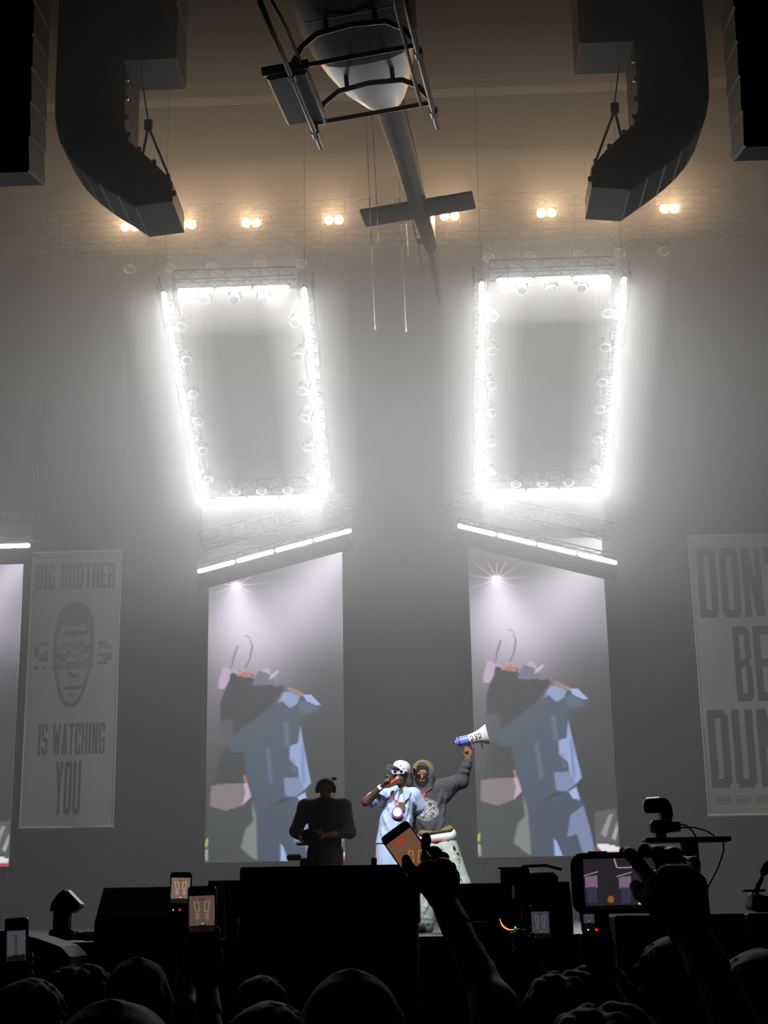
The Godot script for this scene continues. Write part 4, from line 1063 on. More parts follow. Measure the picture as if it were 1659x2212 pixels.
# ---------------------------------------------------------------- people
func people_materials() -> void:
	mat("skin_deep", Color(0.36, 0.235, 0.17), 0.45)
	mat("skin_warm", Color(0.52, 0.33, 0.19), 0.5)
	mat("skin_crowd", Color(0.3, 0.2, 0.15), 0.6)
	noisy(mat("denim_pale", Color(0.72, 0.78, 0.88), 0.85), Color(0.88, 0.9, 0.93), Color(1, 1, 1), 0.06, 9.0)
	noisy(mat("hoodie_black", Color(0.29, 0.29, 0.295), 0.9), Color(0.75, 0.75, 0.75), Color(1, 1, 1), 0.05, 7.0)
	mat("hoodie_tan", Color(0.46, 0.39, 0.22), 0.9)
	mat("mask_black", Color(0.035, 0.035, 0.036), 0.9)
	noisy(mat("trousers_pale", Color(0.73, 0.77, 0.71), 0.85), Color(0.88, 0.88, 0.88), Color(1, 1, 1), 0.05, 6.0)
	mat("cotton_white", Color(0.93, 0.93, 0.94), 0.8)
	mat("trim_red", Color(0.65, 0.15, 0.15), 0.7)
	mat("black_cotton", Color(0.055, 0.055, 0.057), 0.9)
	mat("shoe_grey", Color(0.42, 0.41, 0.38), 0.7)
	mat("gold", Color(0.86, 0.72, 0.4), 0.25, 0.85)
	mat("lens_dark", Color(0.12, 0.16, 0.33), 0.06, 0.3)
	mat("microphone_orange", Color(0.93, 0.27, 0.06), 0.45)
	mat("microphone_grille", Color(0.7, 0.7, 0.7), 0.35, 0.7)
	mat("cord_red", Color(0.86, 0.3, 0.32), 0.6)
	mat("clock_rim", Color(0.55, 0.42, 0.82), 0.4)
	mat("clock_rim_red", Color(0.85, 0.35, 0.42), 0.4)
	mat("megaphone_blue", Color(0.42, 0.5, 0.95), 0.4)
	mat("megaphone_band", Color(0.12, 0.16, 0.5), 0.4)
	mat("megaphone_white", Color(0.93, 0.91, 0.91), 0.4)
	mat("ink", Color(0.06, 0.06, 0.07), 0.7)
	mat("teeth", Color(0.85, 0.82, 0.78), 0.4)

func hand_bones(w: Vector3, f: Vector3, s: Vector3, curl: float, thumb: Vector3, k := 1.0) -> Array:   # wrist, towards the fingers, towards the thumb; fingers bend to s x f
	f = f.normalized()
	s = (s - f * s.dot(f)).normalized()
	var n := s.cross(f)
	var b := []
	var root := [[0.09, 0.033, 1.0, 0.0095], [0.093, 0.011, 1.08, 0.0098], [0.088, -0.011, 1.0, 0.0092], [0.078, -0.031, 0.8, 0.0082]]
	for q in root:
		var kn: Vector3 = w + (f * q[0] + s * q[1]) * k
		b.append(bone(w + s * q[1] * 0.55 * k + f * 0.01 * k, kn, 0.0165 * k, 0.0135 * k))
		var a := curl * 0.75
		var p := kn
		var r: float = q[3] * k
		for l in [0.042, 0.027, 0.021]:
			var to: Vector3 = p + (f * cos(a) + n * sin(a)) * l * q[2] * k
			b.append(bone(p, to, r * 1.08, r))
			p = to
			r *= 0.92
			a += curl
	var tb := w + (f * 0.025 + s * 0.022) * k
	var t1 := tb + (s * 0.55 + f * 0.75 + n * 0.15).normalized() * 0.042 * k
	b.append(bone(tb, t1, 0.0155 * k, 0.0125 * k))
	var t2 := t1 + (thumb - t1).normalized() * 0.03 * k
	b.append(bone(t1, t2, 0.012 * k, 0.0108 * k))
	b.append(bone(t2, t2 + (thumb - t2).normalized() * 0.024 * k, 0.0108 * k, 0.0092 * k))
	return b

func head_bones(c: Vector3, look: Vector3, k := 1.0) -> Array:   # skull, jaw, nose, chin, ears round the head's middle C
	look = look.normalized()
	var side := Vector3.UP.cross(look).normalized()
	var up := look.cross(side)
	var b := []
	b.append(bone(c + (up * 0.035 - look * 0.025) * k, c + (up * 0.035 + look * 0.02) * k, 0.084 * k, 0.08 * k))
	b.append(bone(c + (up * 0.0 + look * 0.02) * k, c + (up * -0.06 + look * 0.038) * k, 0.07 * k, 0.046 * k))
	b.append(bone(c + (up * -0.09 + look * 0.066) * k, c + (up * -0.088 + look * 0.06) * k, 0.021 * k, 0.024 * k))     # chin
	b.append(bone(c + (up * 0.012 + look * 0.088) * k, c + (up * -0.03 + look * 0.103) * k, 0.009 * k, 0.015 * k))   # nose
	b.append(bone(c + (up * -0.058 + look * 0.086 + side * 0.016) * k, c + (up * -0.058 + look * 0.086 - side * 0.016) * k, 0.012 * k, 0.012 * k))   # lips
	b.append(bone(c + (up * 0.026 + look * 0.08 + side * 0.035) * k, c + (up * 0.026 + look * 0.08 - side * 0.035) * k, 0.015 * k, 0.015 * k))       # brow
	for s in [-1.0, 1.0]: b.append(bone(c + (side * s * 0.083 + up * 0.016) * k, c + (side * s * 0.082 - up * 0.02) * k, 0.016 * k, 0.011 * k))
	return b

func patch(bones: Array, k: float, c: Vector3, r: Vector2, dir: Vector3, lift: float, n := 18) -> Geo:   # a print that lies on a garment: points of a flat rectangle dropped onto its surface
	var g := Geo.new()
	var side := dir.cross(Vector3.UP).normalized()
	var up := side.cross(dir)
	g.sheet(n, n, func(u, v): return on_skin(bones, k, c - dir * 0.4 + side * (u * 2 - 1) * r.x + up * (1 - v * 2) * r.y, dir) - dir * lift, -dir)
	return g

func folds(bones: Array, k: float, lines: Array, r: float) -> Array:   # creases: thin ridges half sunk into a garment's front
	var o := []
	for q in lines:
		var last := Vector3.INF
		for n in 4:
			var f := n / 3.0
			var p := on_skin(bones, k, Vector3(lerpf(q[0], q[2], f), lerpf(q[1], q[3], f), 0.6), Vector3.FORWARD) - Vector3(0, 0, r * 0.45)
			if last != Vector3.INF: o.append(bone(last, p, r * (0.5 + 0.5 * sin(PI * (f - 0.17))), r * (0.45 + 0.5 * sin(PI * f))))
			last = p
	return o

func cutout(called: String, im: Image, rough := 0.85) -> void:
	var m := mat(called, Color.WHITE, rough)
	m.albedo_texture = ImageTexture.create_from_image(im)
	m.transparency = BaseMaterial3D.TRANSPARENCY_ALPHA_SCISSOR
	m.alpha_scissor_threshold = 0.5

func make_singer() -> void:
	var t := thing("person", "singer in pale blue shirt, patterned cap and white sunglasses holding a microphone", "person", Vector3(-0.28, 1.7, -15.4), 0.0, "performers")
	var hc := Vector3(-0.127, 1.575, 0.02)
	var look := Vector3(-0.28, 0.12, 1.0)
	var elbow := Vector3(-0.49, 1.305, 0.14)
	var wrist := Vector3(-0.318, 1.452, 0.24)
	var sr := Vector3(-0.285, 1.368, 0.0)
	var sl := Vector3(-0.005, 1.372, -0.02)
	# the body under the clothes
	var b := [bone(Vector3(-0.115, 1.46, -0.01), Vector3(-0.13, 1.40, -0.02), 0.055, 0.07), bone(Vector3(-0.15, 1.33, -0.01), Vector3(-0.17, 1.12, 0), 0.115, 0.115, 0.75), bone(Vector3(-0.17, 1.12, 0), Vector3(-0.21, 0.9, 0), 0.115, 0.125, 0.8), bone(sr, Vector3(-0.15, 1.36, -0.01), 0.06, 0.07), bone(sl, Vector3(-0.15, 1.36, -0.01), 0.06, 0.07),
		bone(sr, elbow, 0.048, 0.04), bone(elbow, wrist, 0.042, 0.027), bone(sl, Vector3(0.12, 1.25, -0.2), 0.05, 0.04), bone(Vector3(0.12, 1.25, -0.2), Vector3(0.02, 1.12, -0.34), 0.038, 0.028),
		bone(Vector3(-0.28, 0.86, 0), Vector3(-0.3, 0.46, 0.02), 0.085, 0.058), bone(Vector3(-0.3, 0.46, 0.02), Vector3(-0.3, 0.08, -0.01), 0.055, 0.036), bone(Vector3(-0.14, 0.86, 0), Vector3(-0.1, 0.46, 0.02), 0.085, 0.058), bone(Vector3(-0.1, 0.46, 0.02), Vector3(-0.09, 0.08, -0.01), 0.055, 0.036)]
	var g := blob(b, 0.016, 0.04)
	blob(head_bones(hc, look, 0.94) + [bone(hc + Vector3(0.005, -0.06, -0.02), Vector3(-0.12, 1.43, -0.01), 0.05, 0.055)], 0.0065, 0.012, g)
	var hb := [bone(elbow.lerp(wrist, 0.75), wrist, 0.03, 0.025)]
	hb.append_array(hand_bones(wrist, Vector3(0.82, 0.5, 0.1), Vector3(0.1, 0.35, 0.9), 1.05, Vector3(-0.235, 1.53, 0.27), 0.95))
	blob(hb, 0.005, 0.006, g)
	blob(hand_bones(Vector3(0.02, 1.12, -0.34), Vector3(-0.6, -0.6, -0.3), Vector3(0.5, -0.5, 0.2), 0.3, Vector3(0.02, 1.02, -0.36), 0.95), 0.007, 0.008, g)
	part(t, "body", g, "skin_deep")
	# shirt: boxy, open collar, short wide sleeves
	var sb := [bone(Vector3(-0.15, 1.33, 0.0), Vector3(-0.19, 1.1, 0.01), 0.15, 0.165, 0.8), bone(Vector3(-0.19, 1.1, 0.01), Vector3(-0.225, 0.83, 0.01), 0.165, 0.19, 0.8), bone(sr + Vector3(0.02, 0, 0), Vector3(-0.15, 1.375, -0.02), 0.075, 0.075), bone(sl, Vector3(-0.13, 1.375, -0.02), 0.078, 0.075),
		bone(sr, sr.lerp(elbow, 0.62), 0.08, 0.085), bone(sl, Vector3(0.05, 1.27, -0.08), 0.082, 0.09),
		bone(Vector3(-0.21, -2.11, 0), Vector3(-0.21, -2.12, 0), 3.0, 3.0, 1.0, true), bone(hc + Vector3(0.005, -0.1, 0.06), Vector3(-0.13, 1.33, 0.14), 0.05, 0.034, 1.0, true)]
	var ridges := folds(sb, 0.03, [[-0.27, 1.3, -0.2, 1.12], [-0.31, 1.16, -0.24, 0.98], [-0.06, 1.3, -0.1, 1.12], [-0.05, 1.14, -0.11, 0.95], [-0.33, 1.02, -0.3, 0.9], [-0.18, 1.08, -0.2, 0.92], [-0.12, 1.02, -0.15, 0.9], [-0.02, 1.33, 0.02, 1.26], [-0.36, 1.38, -0.34, 1.31], [-0.4, 1.37, -0.39, 1.3]], 0.016)
	var shirt := part(t, "shirt", blob(sb.slice(0, 6) + ridges + sb.slice(6), 0.01, 0.022), "denim_pale")
	for s in [-1, 1]:
		g = Geo.new()
		g.prism(pts([0, 0, s * 0.085, 0.015, s * 0.06, -0.07, s * 0.02, -0.11]), -0.006, 0.006, Transform3D(Basis(Vector3.RIGHT, -0.3) * Basis(Vector3.UP, s * 0.35), Vector3(-0.128 + s * 0.02, 1.41, 0.115)))
		part(shirt, "collar", g, "denim_pale")
	g = Geo.new()
	for k in 5:
		var p := on_skin(sb, 0.03, Vector3(-0.145 - k * 0.012, 1.25 - k * 0.08, 0.5), Vector3.FORWARD)
		g.ball(p, Vector3(0.007, 0.007, 0.004), 8)
	part(shirt, "button", g, "cotton_white")
	var tb := [bone(Vector3(-0.275, 0.88, 0), Vector3(-0.31, 0.45, 0.02), 0.125, 0.115), bone(Vector3(-0.31, 0.45, 0.02), Vector3(-0.31, 0.05, 0.0), 0.115, 0.105), bone(Vector3(-0.15, 0.88, 0), Vector3(-0.11, 0.45, 0.02), 0.125, 0.115), bone(Vector3(-0.11, 0.45, 0.02), Vector3(-0.1, 0.05, 0.0), 0.115, 0.105)]
	part(t, "trousers", blob(tb, 0.015, 0.03), "denim_pale")
	for x in [-0.31, -0.09]:
		part(t, "shoe", blob([bone(Vector3(x, 0.045, -0.06), Vector3(x - 0.01, 0.04, 0.14), 0.045, 0.036)], 0.012, 0.01), "shoe_grey")
	# cap: crown, band and a long flat peak pushed to one side
	var lk := look.normalized()
	var sd := Vector3.UP.cross(lk).normalized()
	var up := lk.cross(sd)
	var cx := Transform3D(Basis(sd, up, lk) * Basis(Vector3.FORWARD, 0.14) * Basis(Vector3.RIGHT, -0.12), hc + up * 0.062 - lk * 0.008)
	g = Geo.new()
	g.lathe([Vector2(0.1, -0.03), Vector2(0.103, 0.0), Vector2(0.1, 0.035), Vector2(0.085, 0.066), Vector2(0.055, 0.085), Vector2(0.02, 0.093), Vector2(0.0, 0.094)], 24, cx, 0.95, 1.06)
	var im := Image.create(128, 64, false, Image.FORMAT_RGB8)
	im.fill(Color(0.82, 0.81, 0.83))
	var rng := RandomNumberGenerator.new()
	rng.seed = 5
	for k in 60:
		var x := rng.randi_range(0, 124)
		var y := rng.randi_range(0, 60)
		fill(im, pts([x, y, x + 4, y + 1, x + 3, y + 6, x, y + 5]), Color(0.4, 0.4, 0.5))
	image_mat("cap_print", im, 0.0, 0.8)
	var cap := part(t, "cap", g, "cap_print", "pale cap with a dark print")
	g = Geo.new()
	var peak := Transform3D(Basis(Vector3.UP, -0.75), Vector3.ZERO)
	for sgn in [0.0, -0.006]:
		g.sheet(12, 6, func(u, v): return cx * (peak * Vector3(sin((u - 0.5) * 2.5) * (0.095 + v * 0.012), -0.012 + sgn - 0.02 * pow(u * 2 - 1, 2) + v * 0.012, cos((u - 0.5) * 2.2) * 0.095 + v * 0.085 * cos((u - 0.5) * 1.7))), Vector3.UP if sgn == 0.0 else Vector3.DOWN)
	part(cap, "peak", g, "cap_print")
	g = Geo.new(); g.ball(cx * Vector3(0, 0.094, 0), Vector3(0.008, 0.006, 0.008), 8); part(cap, "top_button", g, "cap_print")
	# sunglasses
	g = Geo.new()
	for s in [-1, 1]: g.box(Vector3(s * 0.034, 0.02, 0.094), Vector3(0.062, 0.046, 0.012), 0.008, Transform3D(Basis(sd, up, lk), hc))
	g.box(Vector3(0, 0.03, 0.097), Vector3(0.022, 0.01, 0.01), 0.003, Transform3D(Basis(sd, up, lk), hc))
	for s in [-1, 1]: g.box(Vector3(s * 0.073, 0.028, 0.05), Vector3(0.01, 0.018, 0.1), 0.003, Transform3D(Basis(sd, up, lk), hc))
	var sg := part(t, "sunglasses", g, "cotton_white", "white sunglasses")
	for s in [-1, 1]:
		g = Geo.new(); g.ball(Vector3(s * 0.034, 0.02, 0.098), Vector3(0.024, 0.018, 0.007), 14, Transform3D(Basis(sd, up, lk), hc)); part(sg, "lens", g, "lens_dark")
	g = Geo.new(); g.box(Vector3(0, -0.055, 0.089), Vector3(0.034, 0.009, 0.012), 0.003, Transform3D(Basis(sd, up, lk), hc)); part(t, "teeth", g, "teeth")
	# wrist band, neck cord, pendant and a large clock medallion
	var fd := (wrist - elbow).normalized()
	g = Geo.new(); g.tube(elbow.lerp(wrist, 0.86), elbow.lerp(wrist, 0.97), 0.034, 0.031, 14); part(t, "wristband", g, "cotton_white", "white wristband")
	var hang := on_skin(sb, 0.03, Vector3(-0.155, 1.2, 0.6), Vector3.FORWARD) + Vector3(0, 0, 0.015)
	var cord := func(a: Array) -> Geo:
		var p := []
		for q in a: p.append(on_skin(sb, 0.03, Vector3(q[0], q[1], 0.5), Vector3.FORWARD) + Vector3(0, 0, 0.008))
		var gg := Geo.new(); gg.path(p, [0.0075], 6); return gg
	part(t, "neck_cord", cord.call([[-0.205, 1.41], [-0.2, 1.36], [-0.19, 1.3], [-0.178, 1.24], [-0.168, 1.215]]), "cord_red")
	part(t, "neck_cord", cord.call([[-0.055, 1.4], [-0.07, 1.35], [-0.09, 1.3], [-0.115, 1.26]]), "cord_red")
	g = Geo.new(); g.box(Vector3.ZERO, Vector3(0.07, 0.085, 0.014), 0.006, Transform3D(Basis(Vector3.BACK, -0.12), Vector3(-0.125, 1.25, hang.z + 0.004))); part(t, "pendant", g, "gold", "gold pendant")
	var cc := Vector3(-0.168, 1.19, hang.z + 0.02)
	var dial := Transform3D(Basis(Vector3.RIGHT, PI / 2), cc)
	g = Geo.new(); g.lathe([Vector2(0.0, -0.012), Vector2(0.055, -0.012), Vector2(0.058, 0.0), Vector2(0.054, 0.012), Vector2(0.044, 0.014)], 24, dial); var med := part(t, "clock_medallion", g, "clock_rim", "round clock medallion with purple rim")
	g = Geo.new(); g.lathe([Vector2(0.0, 0.013), Vector2(0.044, 0.013), Vector2(0.044, 0.0145), Vector2(0.0, 0.015)], 24, dial); part(med, "dial", g, "cotton_white")
	g = Geo.new()
	var arc := []
	for k in 14: arc.append(cc + Vector3(0.058 * cos(PI + k * 0.24), 0.058 * sin(PI + k * 0.24), 0.004))
	g.path(arc, [0.007], 6); part(med, "rim", g, "clock_rim_red")
	g = Geo.new(); g.box(cc + Vector3(0, 0.066, 0), Vector3(0.03, 0.02, 0.016), 0.005); part(med, "hanger", g, "microphone_orange")
	# the microphone is held, not worn: a thing of its own
	var m := thing("microphone", "orange microphone with silver grille at the singer's mouth", "microphone")
	m.position = t.position
	var ma := Vector3(-0.268, 1.455, 0.255)
	var mb := Vector3(-0.178, 1.518, 0.195)
	var d := (mb - ma).normalized()
	g = Geo.new(); g.tube(ma, mb, 0.012, 0.0165, 12); part(m, "handle", g, "microphone_orange")
	g = Geo.new(); g.tube(mb - d * 0.006, mb + d * 0.008, 0.021, 0.023, 14); part(m, "collar", g, "microphone_orange")
	g = Geo.new(); g.ball(mb + d * 0.026, Vector3(0.026, 0.026, 0.026), 16); part(m, "grille", g, "microphone_grille")

func make_hooded() -> void:
	var t := thing("person", "performer in black hoodie with a white rosette print raising a megaphone", "person", Vector3(-0.28, 1.7, -15.56), 0.0, "performers")
	var hc := Vector3(0.1, 1.585, 0.01)
	var look := Vector3(-0.1, -0.02, 1.0)
	var sr := Vector3(0.27, 1.455, -0.01)
	var el := Vector3(0.5, 1.515, 0.02)
	var wr := Vector3(0.572, 1.74, 0.06)
	var sl := Vector3(-0.02, 1.43, -0.02)
	var b := [bone(Vector3(0.11, 1.5, 0), Vector3(0.12, 1.42, -0.01), 0.055, 0.07), bone(Vector3(0.12, 1.38, 0), Vector3(0.17, 1.1, 0), 0.125, 0.12, 0.75), bone(Vector3(0.17, 1.1, 0), Vector3(0.22, 0.9, 0), 0.12, 0.13, 0.8), bone(sr, Vector3(0.12, 1.43, -0.01), 0.06, 0.07), bone(sl, Vector3(0.12, 1.43, -0.01), 0.06, 0.07), bone(sr, el, 0.052, 0.042), bone(el, wr, 0.044, 0.028),
		bone(sl, Vector3(-0.16, 1.22, -0.12), 0.05, 0.04), bone(Vector3(-0.16, 1.22, -0.12), Vector3(-0.3, 1.3, -0.14), 0.04, 0.03),
		bone(Vector3(0.14, 0.88, 0), Vector3(0.1, 0.46, 0.03), 0.09, 0.06), bone(Vector3(0.1, 0.46, 0.03), Vector3(0.08, 0.08, 0.0), 0.056, 0.038), bone(Vector3(0.3, 0.88, 0), Vector3(0.42, 0.46, 0.03), 0.09, 0.06), bone(Vector3(0.42, 0.46, 0.03), Vector3(0.48, 0.08, 0.0), 0.056, 0.038)]
	var g := blob(b, 0.016, 0.04)
	blob(head_bones(hc, look), 0.0065, 0.012, g)
	blob([bone(el.lerp(wr, 0.8), wr, 0.03, 0.026)] + hand_bones(wr, Vector3(0.15, 1, 0.1), Vector3(-0.95, 0.1, 0.2), 1.15, Vector3(0.6, 1.84, 0.14)), 0.005, 0.006, g)
	blob(hand_bones(Vector3(-0.3, 1.3, -0.14), Vector3(-1, 0.3, 0), Vector3(0, 1, 0.2), 0.3, Vector3(-0.36, 1.4, -0.13)), 0.008, 0.008, g)
	part(t, "body", g, "skin_warm")
	# face cloth that leaves a band open round the eyes
	g = blob([bone(hc + Vector3(0, 0.035, -0.03), hc + Vector3(0, 0.035, 0.02), 0.091, 0.088), bone(hc + Vector3(0, -0.005, 0.02), hc + Vector3(0, -0.06, 0.038), 0.077, 0.053), bone(hc + Vector3(-0.01, -0.09, 0.066), hc + Vector3(0, -0.09, 0.06), 0.027, 0.027), bone(hc + Vector3(-0.01, -0.07, 0.02), Vector3(0.11, 1.44, 0.02), 0.07, 0.08),
		bone(hc + Vector3(-0.045, 0.012, 0.15), hc + Vector3(0.025, 0.012, 0.15), 0.066, 0.066, 1.0, true)], 0.007, 0.012)
	part(t, "face_mask", g, "mask_black", "black face mask open at the eyes")
	for s in [-1, 1]:
		g = Geo.new(); g.ball(hc + Vector3(-0.01 + s * 0.031, 0.013, 0.089), Vector3(0.013, 0.007, 0.006), 10); part(t, "eye", g, "cotton_white")
		g = Geo.new(); g.ball(hc + Vector3(-0.01 + s * 0.031, 0.013, 0.094), Vector3(0.006, 0.006, 0.003), 8); part(t, "pupil", g, "ink")
		g = Geo.new(); g.box(hc + Vector3(-0.01 + s * 0.032, 0.032, 0.094), Vector3(0.034, 0.008, 0.008), 0.003, Transform3D()); part(t, "eyebrow", g, "ink")
	# hoodie: wide body, drooping sleeves, deep hood carved open at the face
	var hb := [bone(Vector3(0.12, 1.36, 0), Vector3(0.18, 1.1, 0.0), 0.165, 0.175, 0.78), bone(Vector3(0.18, 1.1, 0), Vector3(0.21, 1.0, 0.0), 0.18, 0.19, 0.8), bone(sr, Vector3(0.13, 1.43, -0.01), 0.085, 0.085), bone(sl, Vector3(0.11, 1.43, -0.01), 0.085, 0.085), bone(sr, el, 0.088, 0.078), bone(el, wr + Vector3(0, -0.03, 0), 0.072, 0.05), bone(Vector3(0.3, 1.36, 0.0), Vector3(0.42, 1.46, 0.01), 0.08, 0.06), bone(sl, Vector3(-0.13, 1.22, -0.12), 0.085, 0.07),
		bone(hc + Vector3(0.0, 0.045, -0.03), hc + Vector3(0.01, -0.06, -0.02), 0.118, 0.115), bone(hc + Vector3(0.01, -0.07, -0.02), Vector3(0.12, 1.42, -0.02), 0.115, 0.12), bone(hc + Vector3(-0.01, 0.09, 0.03), hc + Vector3(0.07, 0.0, 0.05), 0.055, 0.05), bone(hc + Vector3(0.07, 0.0, 0.05), Vector3(0.15, 1.45, 0.07), 0.05, 0.05), bone(hc + Vector3(-0.01, 0.09, 0.03), hc + Vector3(-0.085, 0.0, 0.04), 0.055, 0.045), bone(hc + Vector3(-0.085, 0.0, 0.04), Vector3(0.05, 1.45, 0.07), 0.045, 0.05),
		bone(hc + Vector3(-0.02, 0.02, 0.16), hc + Vector3(-0.015, -0.07, 0.15), 0.1, 0.075, 1.0, true), bone(hc + Vector3(-0.015, 0.01, 0.04), hc + Vector3(-0.01, -0.07, 0.05), 0.094, 0.08, 1.0, true), bone(Vector3(0.2, -1.99, 0), Vector3(0.24, -1.99, 0), 3.0, 3.0, 1.0, true)]
	var ridges := folds(hb, 0.03, [[0.3, 1.42, 0.24, 1.25], [0.33, 1.34, 0.28, 1.12], [0.06, 1.12, 0.12, 1.03], [0.3, 1.12, 0.26, 1.02], [0.2, 1.1, 0.19, 1.02], [0.42, 1.52, 0.4, 1.43], [0.47, 1.55, 0.46, 1.46], [0.34, 1.5, 0.36, 1.4], [0.5, 1.62, 0.58, 1.6], [0.52, 1.67, 0.6, 1.66]], 0.015)
	var hood := part(t, "hoodie", blob(hb.slice(0, 14) + ridges + hb.slice(14), 0.01, 0.024), "hoodie_black", "washed black hoodie")
	# tan band over the hood's crown and tan hem
	g = Geo.new()
	g.sheet(16, 6, func(u, v): return on_skin(hb, 0.03, hc + Vector3(0.02, 0.0, -0.01) + Vector3(sin((u - 0.45) * 2.2) * 0.4, cos((u - 0.45) * 2.2) * 0.4, v * 0.11 - 0.02), Vector3(-sin((u - 0.45) * 2.2), -cos((u - 0.45) * 2.2), 0)) + Vector3(sin((u - 0.45) * 2.2), cos((u - 0.45) * 2.2), 0) * 0.003, Vector3.UP)
	part(hood, "hood_panel", g, "hoodie_tan", "tan panel across the hood")
	part(hood, "hem", blob([bone(Vector3(0.075, 0.985, 0), Vector3(0.355, 1.02, 0), 0.05, 0.05, 3.0), bone(Vector3(0.2, -1.985, 0), Vector3(0.24, -1.985, 0), 2.94, 2.94, 1.0, true)], 0.012, 0.02), "hoodie_tan", "tan ribbed hem")
	for s in [-1, 1]:
		g = Geo.new()
		var p := []
		for k in 5: p.append(on_skin(hb, 0.03, Vector3(0.105 + s * (0.012 + k * 0.018), 1.4 + k * 0.012, 0.5), Vector3.FORWARD) + Vector3(0, 0, 0.006))
		g.path(p, [0.006], 6); part(hood, "drawstring", g, "hoodie_tan")
	g = Geo.new(); g.prism(pts([-0.02, 0.02, 0.02, 0.02, 0.0, -0.035]), -0.004, 0.004, Transform3D(Basis(), on_skin(hb, 0.03, Vector3(0.105, 1.375, 0.5), Vector3.FORWARD) + Vector3(0, 0, 0.01))); part(t, "pendant", g, "microphone_orange", "small orange pendant")
	# the rosette: a scalloped white outline with ringed holes and scribbled lines
	var im := Image.create(160, 160, false, Image.FORMAT_RGBA8)
	im.fill(Color(1, 1, 1, 0))
	var edge := PackedVector2Array()
	for k in 90:
		var a := TAU * k / 90
		var r := 70.0 + 7.0 * absf(sin(a * 3.0 + 0.4))
		edge.append(Vector2(80 + r * cos(a), 80 + r * sin(a) * 0.98))
	var mask := Image.create(160, 160, false, Image.FORMAT_RGB8)      # white = printed
	fill(mask, edge, Color.WHITE)
	var inner := PackedVector2Array()
	for q in edge: inner.append(Vector2(80, 80) + (q - Vector2(80, 80)) * 0.955)
	fill(mask, inner, Color.BLACK)
	var rng := RandomNumberGenerator.new()
	rng.seed = 21
	for k in 5:
		var ring := PackedVector2Array()
		for q in edge: ring.append(Vector2(80, 80) + (q - Vector2(80, 80)) * (0.9 - [0.0, 0.05, 0.12, 0.16, 0.21][k]) + Vector2(rng.randf() - 0.5, rng.randf() - 0.5) * 3.0)
		fill(mask, ring, Color.WHITE if k % 2 == 0 else Color(0.0, 0.0, 0.0))
	for c in [[58, 52, 24], [100, 44, 22], [124, 70, 17], [118, 108, 21], [44, 84, 17]]:
		fill(mask, oval(c[0], c[1], c[2], c[2]), Color.WHITE); fill(mask, oval(c[0] + 1, c[1] + 1, c[2] * 0.74, c[2] * 0.74), Color.BLACK); fill(mask, oval(c[0] + 1, c[1] + 1, c[2] * 0.6, c[2] * 0.6), Color.WHITE); fill(mask, oval(c[0] + 2, c[1] + 2, c[2] * 0.42, c[2] * 0.42), Color.BLACK)
	for k in 60:
		var a := rng.randf() * TAU
		var p := Vector2(78 + rng.randf() * 80 - 40, 96 + rng.randf() * 80 - 40)
		var q := p + Vector2(cos(a), sin(a)) * (10 + rng.randf() * 16)
		var o := (q - p).orthogonal().normalized() * 1.6
		fill(mask, PackedVector2Array([p - o, q - o, q + o, p + o]), Color.BLACK if k % 3 else Color.WHITE)
	for y in 160:
		for x in 160:
			var l := mask.get_pixel(x, y).r
			im.set_pixel(x, y, Color(0.66, 0.66, 0.67, l))
	cutout("rosette_print", im)
	part(hood, "rosette_print", patch(hb, 0.03, Vector3(0.128, 1.225, 0), Vector2(0.135, 0.128), Vector3.FORWARD, 0.004, 26), "rosette_print", "white ringed rosette print")
	# white shirt tail and wide pale trousers with black scribbles
	g = blob([bone(Vector3(0.1, 0.945, 0), Vector3(0.345, 0.962, 0), 0.085, 0.09, 1.5), bone(Vector3(0.2, -2.11, 0), Vector3(0.24, -2.11, 0), 3.0, 3.0, 1.0, true)], 0.012, 0.02)
	var tee := part(t, "shirt_tail", g, "cotton_white")
	g = blob([bone(Vector3(0.1, 0.9, 0), Vector3(0.35, 0.905, 0), 0.022, 0.022, 5.9)], 0.012, 0.02); part(t, "waistband", g, "trim_red", "thin red waistband line")
	var tb := [bone(Vector3(0.14, 0.86, 0), Vector3(0.1, 0.46, 0.02), 0.125, 0.115), bone(Vector3(0.1, 0.46, 0.02), Vector3(0.07, 0.07, 0.0), 0.115, 0.11), bone(Vector3(0.31, 0.86, 0), Vector3(0.44, 0.46, 0.02), 0.13, 0.125), bone(Vector3(0.44, 0.46, 0.02), Vector3(0.5, 0.07, 0.0), 0.125, 0.12)]
	ridges = folds(tb, 0.03, [[0.3, 0.84, 0.37, 0.62], [0.38, 0.8, 0.45, 0.58], [0.22, 0.84, 0.3, 0.7], [0.1, 0.5, 0.06, 0.3], [0.02, 0.4, 0.05, 0.2], [0.12, 0.3, 0.05, 0.16], [0.0, 0.16, 0.14, 0.13], [0.01, 0.1, 0.15, 0.09]], 0.017)
	var tr := part(t, "trousers", blob(tb + ridges, 0.013, 0.024), "trousers_pale")
	im = Image.create(96, 128, false, Image.FORMAT_RGBA8)
	im.fill(Color(0.06, 0.06, 0.07, 0))
	mask = Image.create(96, 128, false, Image.FORMAT_RGB8)
	for k in 12:
		var p := Vector2(10 + rng.randf() * 76, 8 + rng.randf() * 108)
		for q in 5:
			var a := rng.randf() * TAU
			var e := p + Vector2(cos(a), sin(a) * 1.3) * (4 + rng.randf() * 8)
			var o := (e - p).orthogonal().normalized() * 1.1
			fill(mask, PackedVector2Array([p - o, e - o, e + o, p + o]), Color.WHITE)
			p = e
	for y in 128:
		for x in 96: im.set_pixel(x, y, Color(0.07, 0.07, 0.08, mask.get_pixel(x, y).r))
	cutout("scribble_print", im)
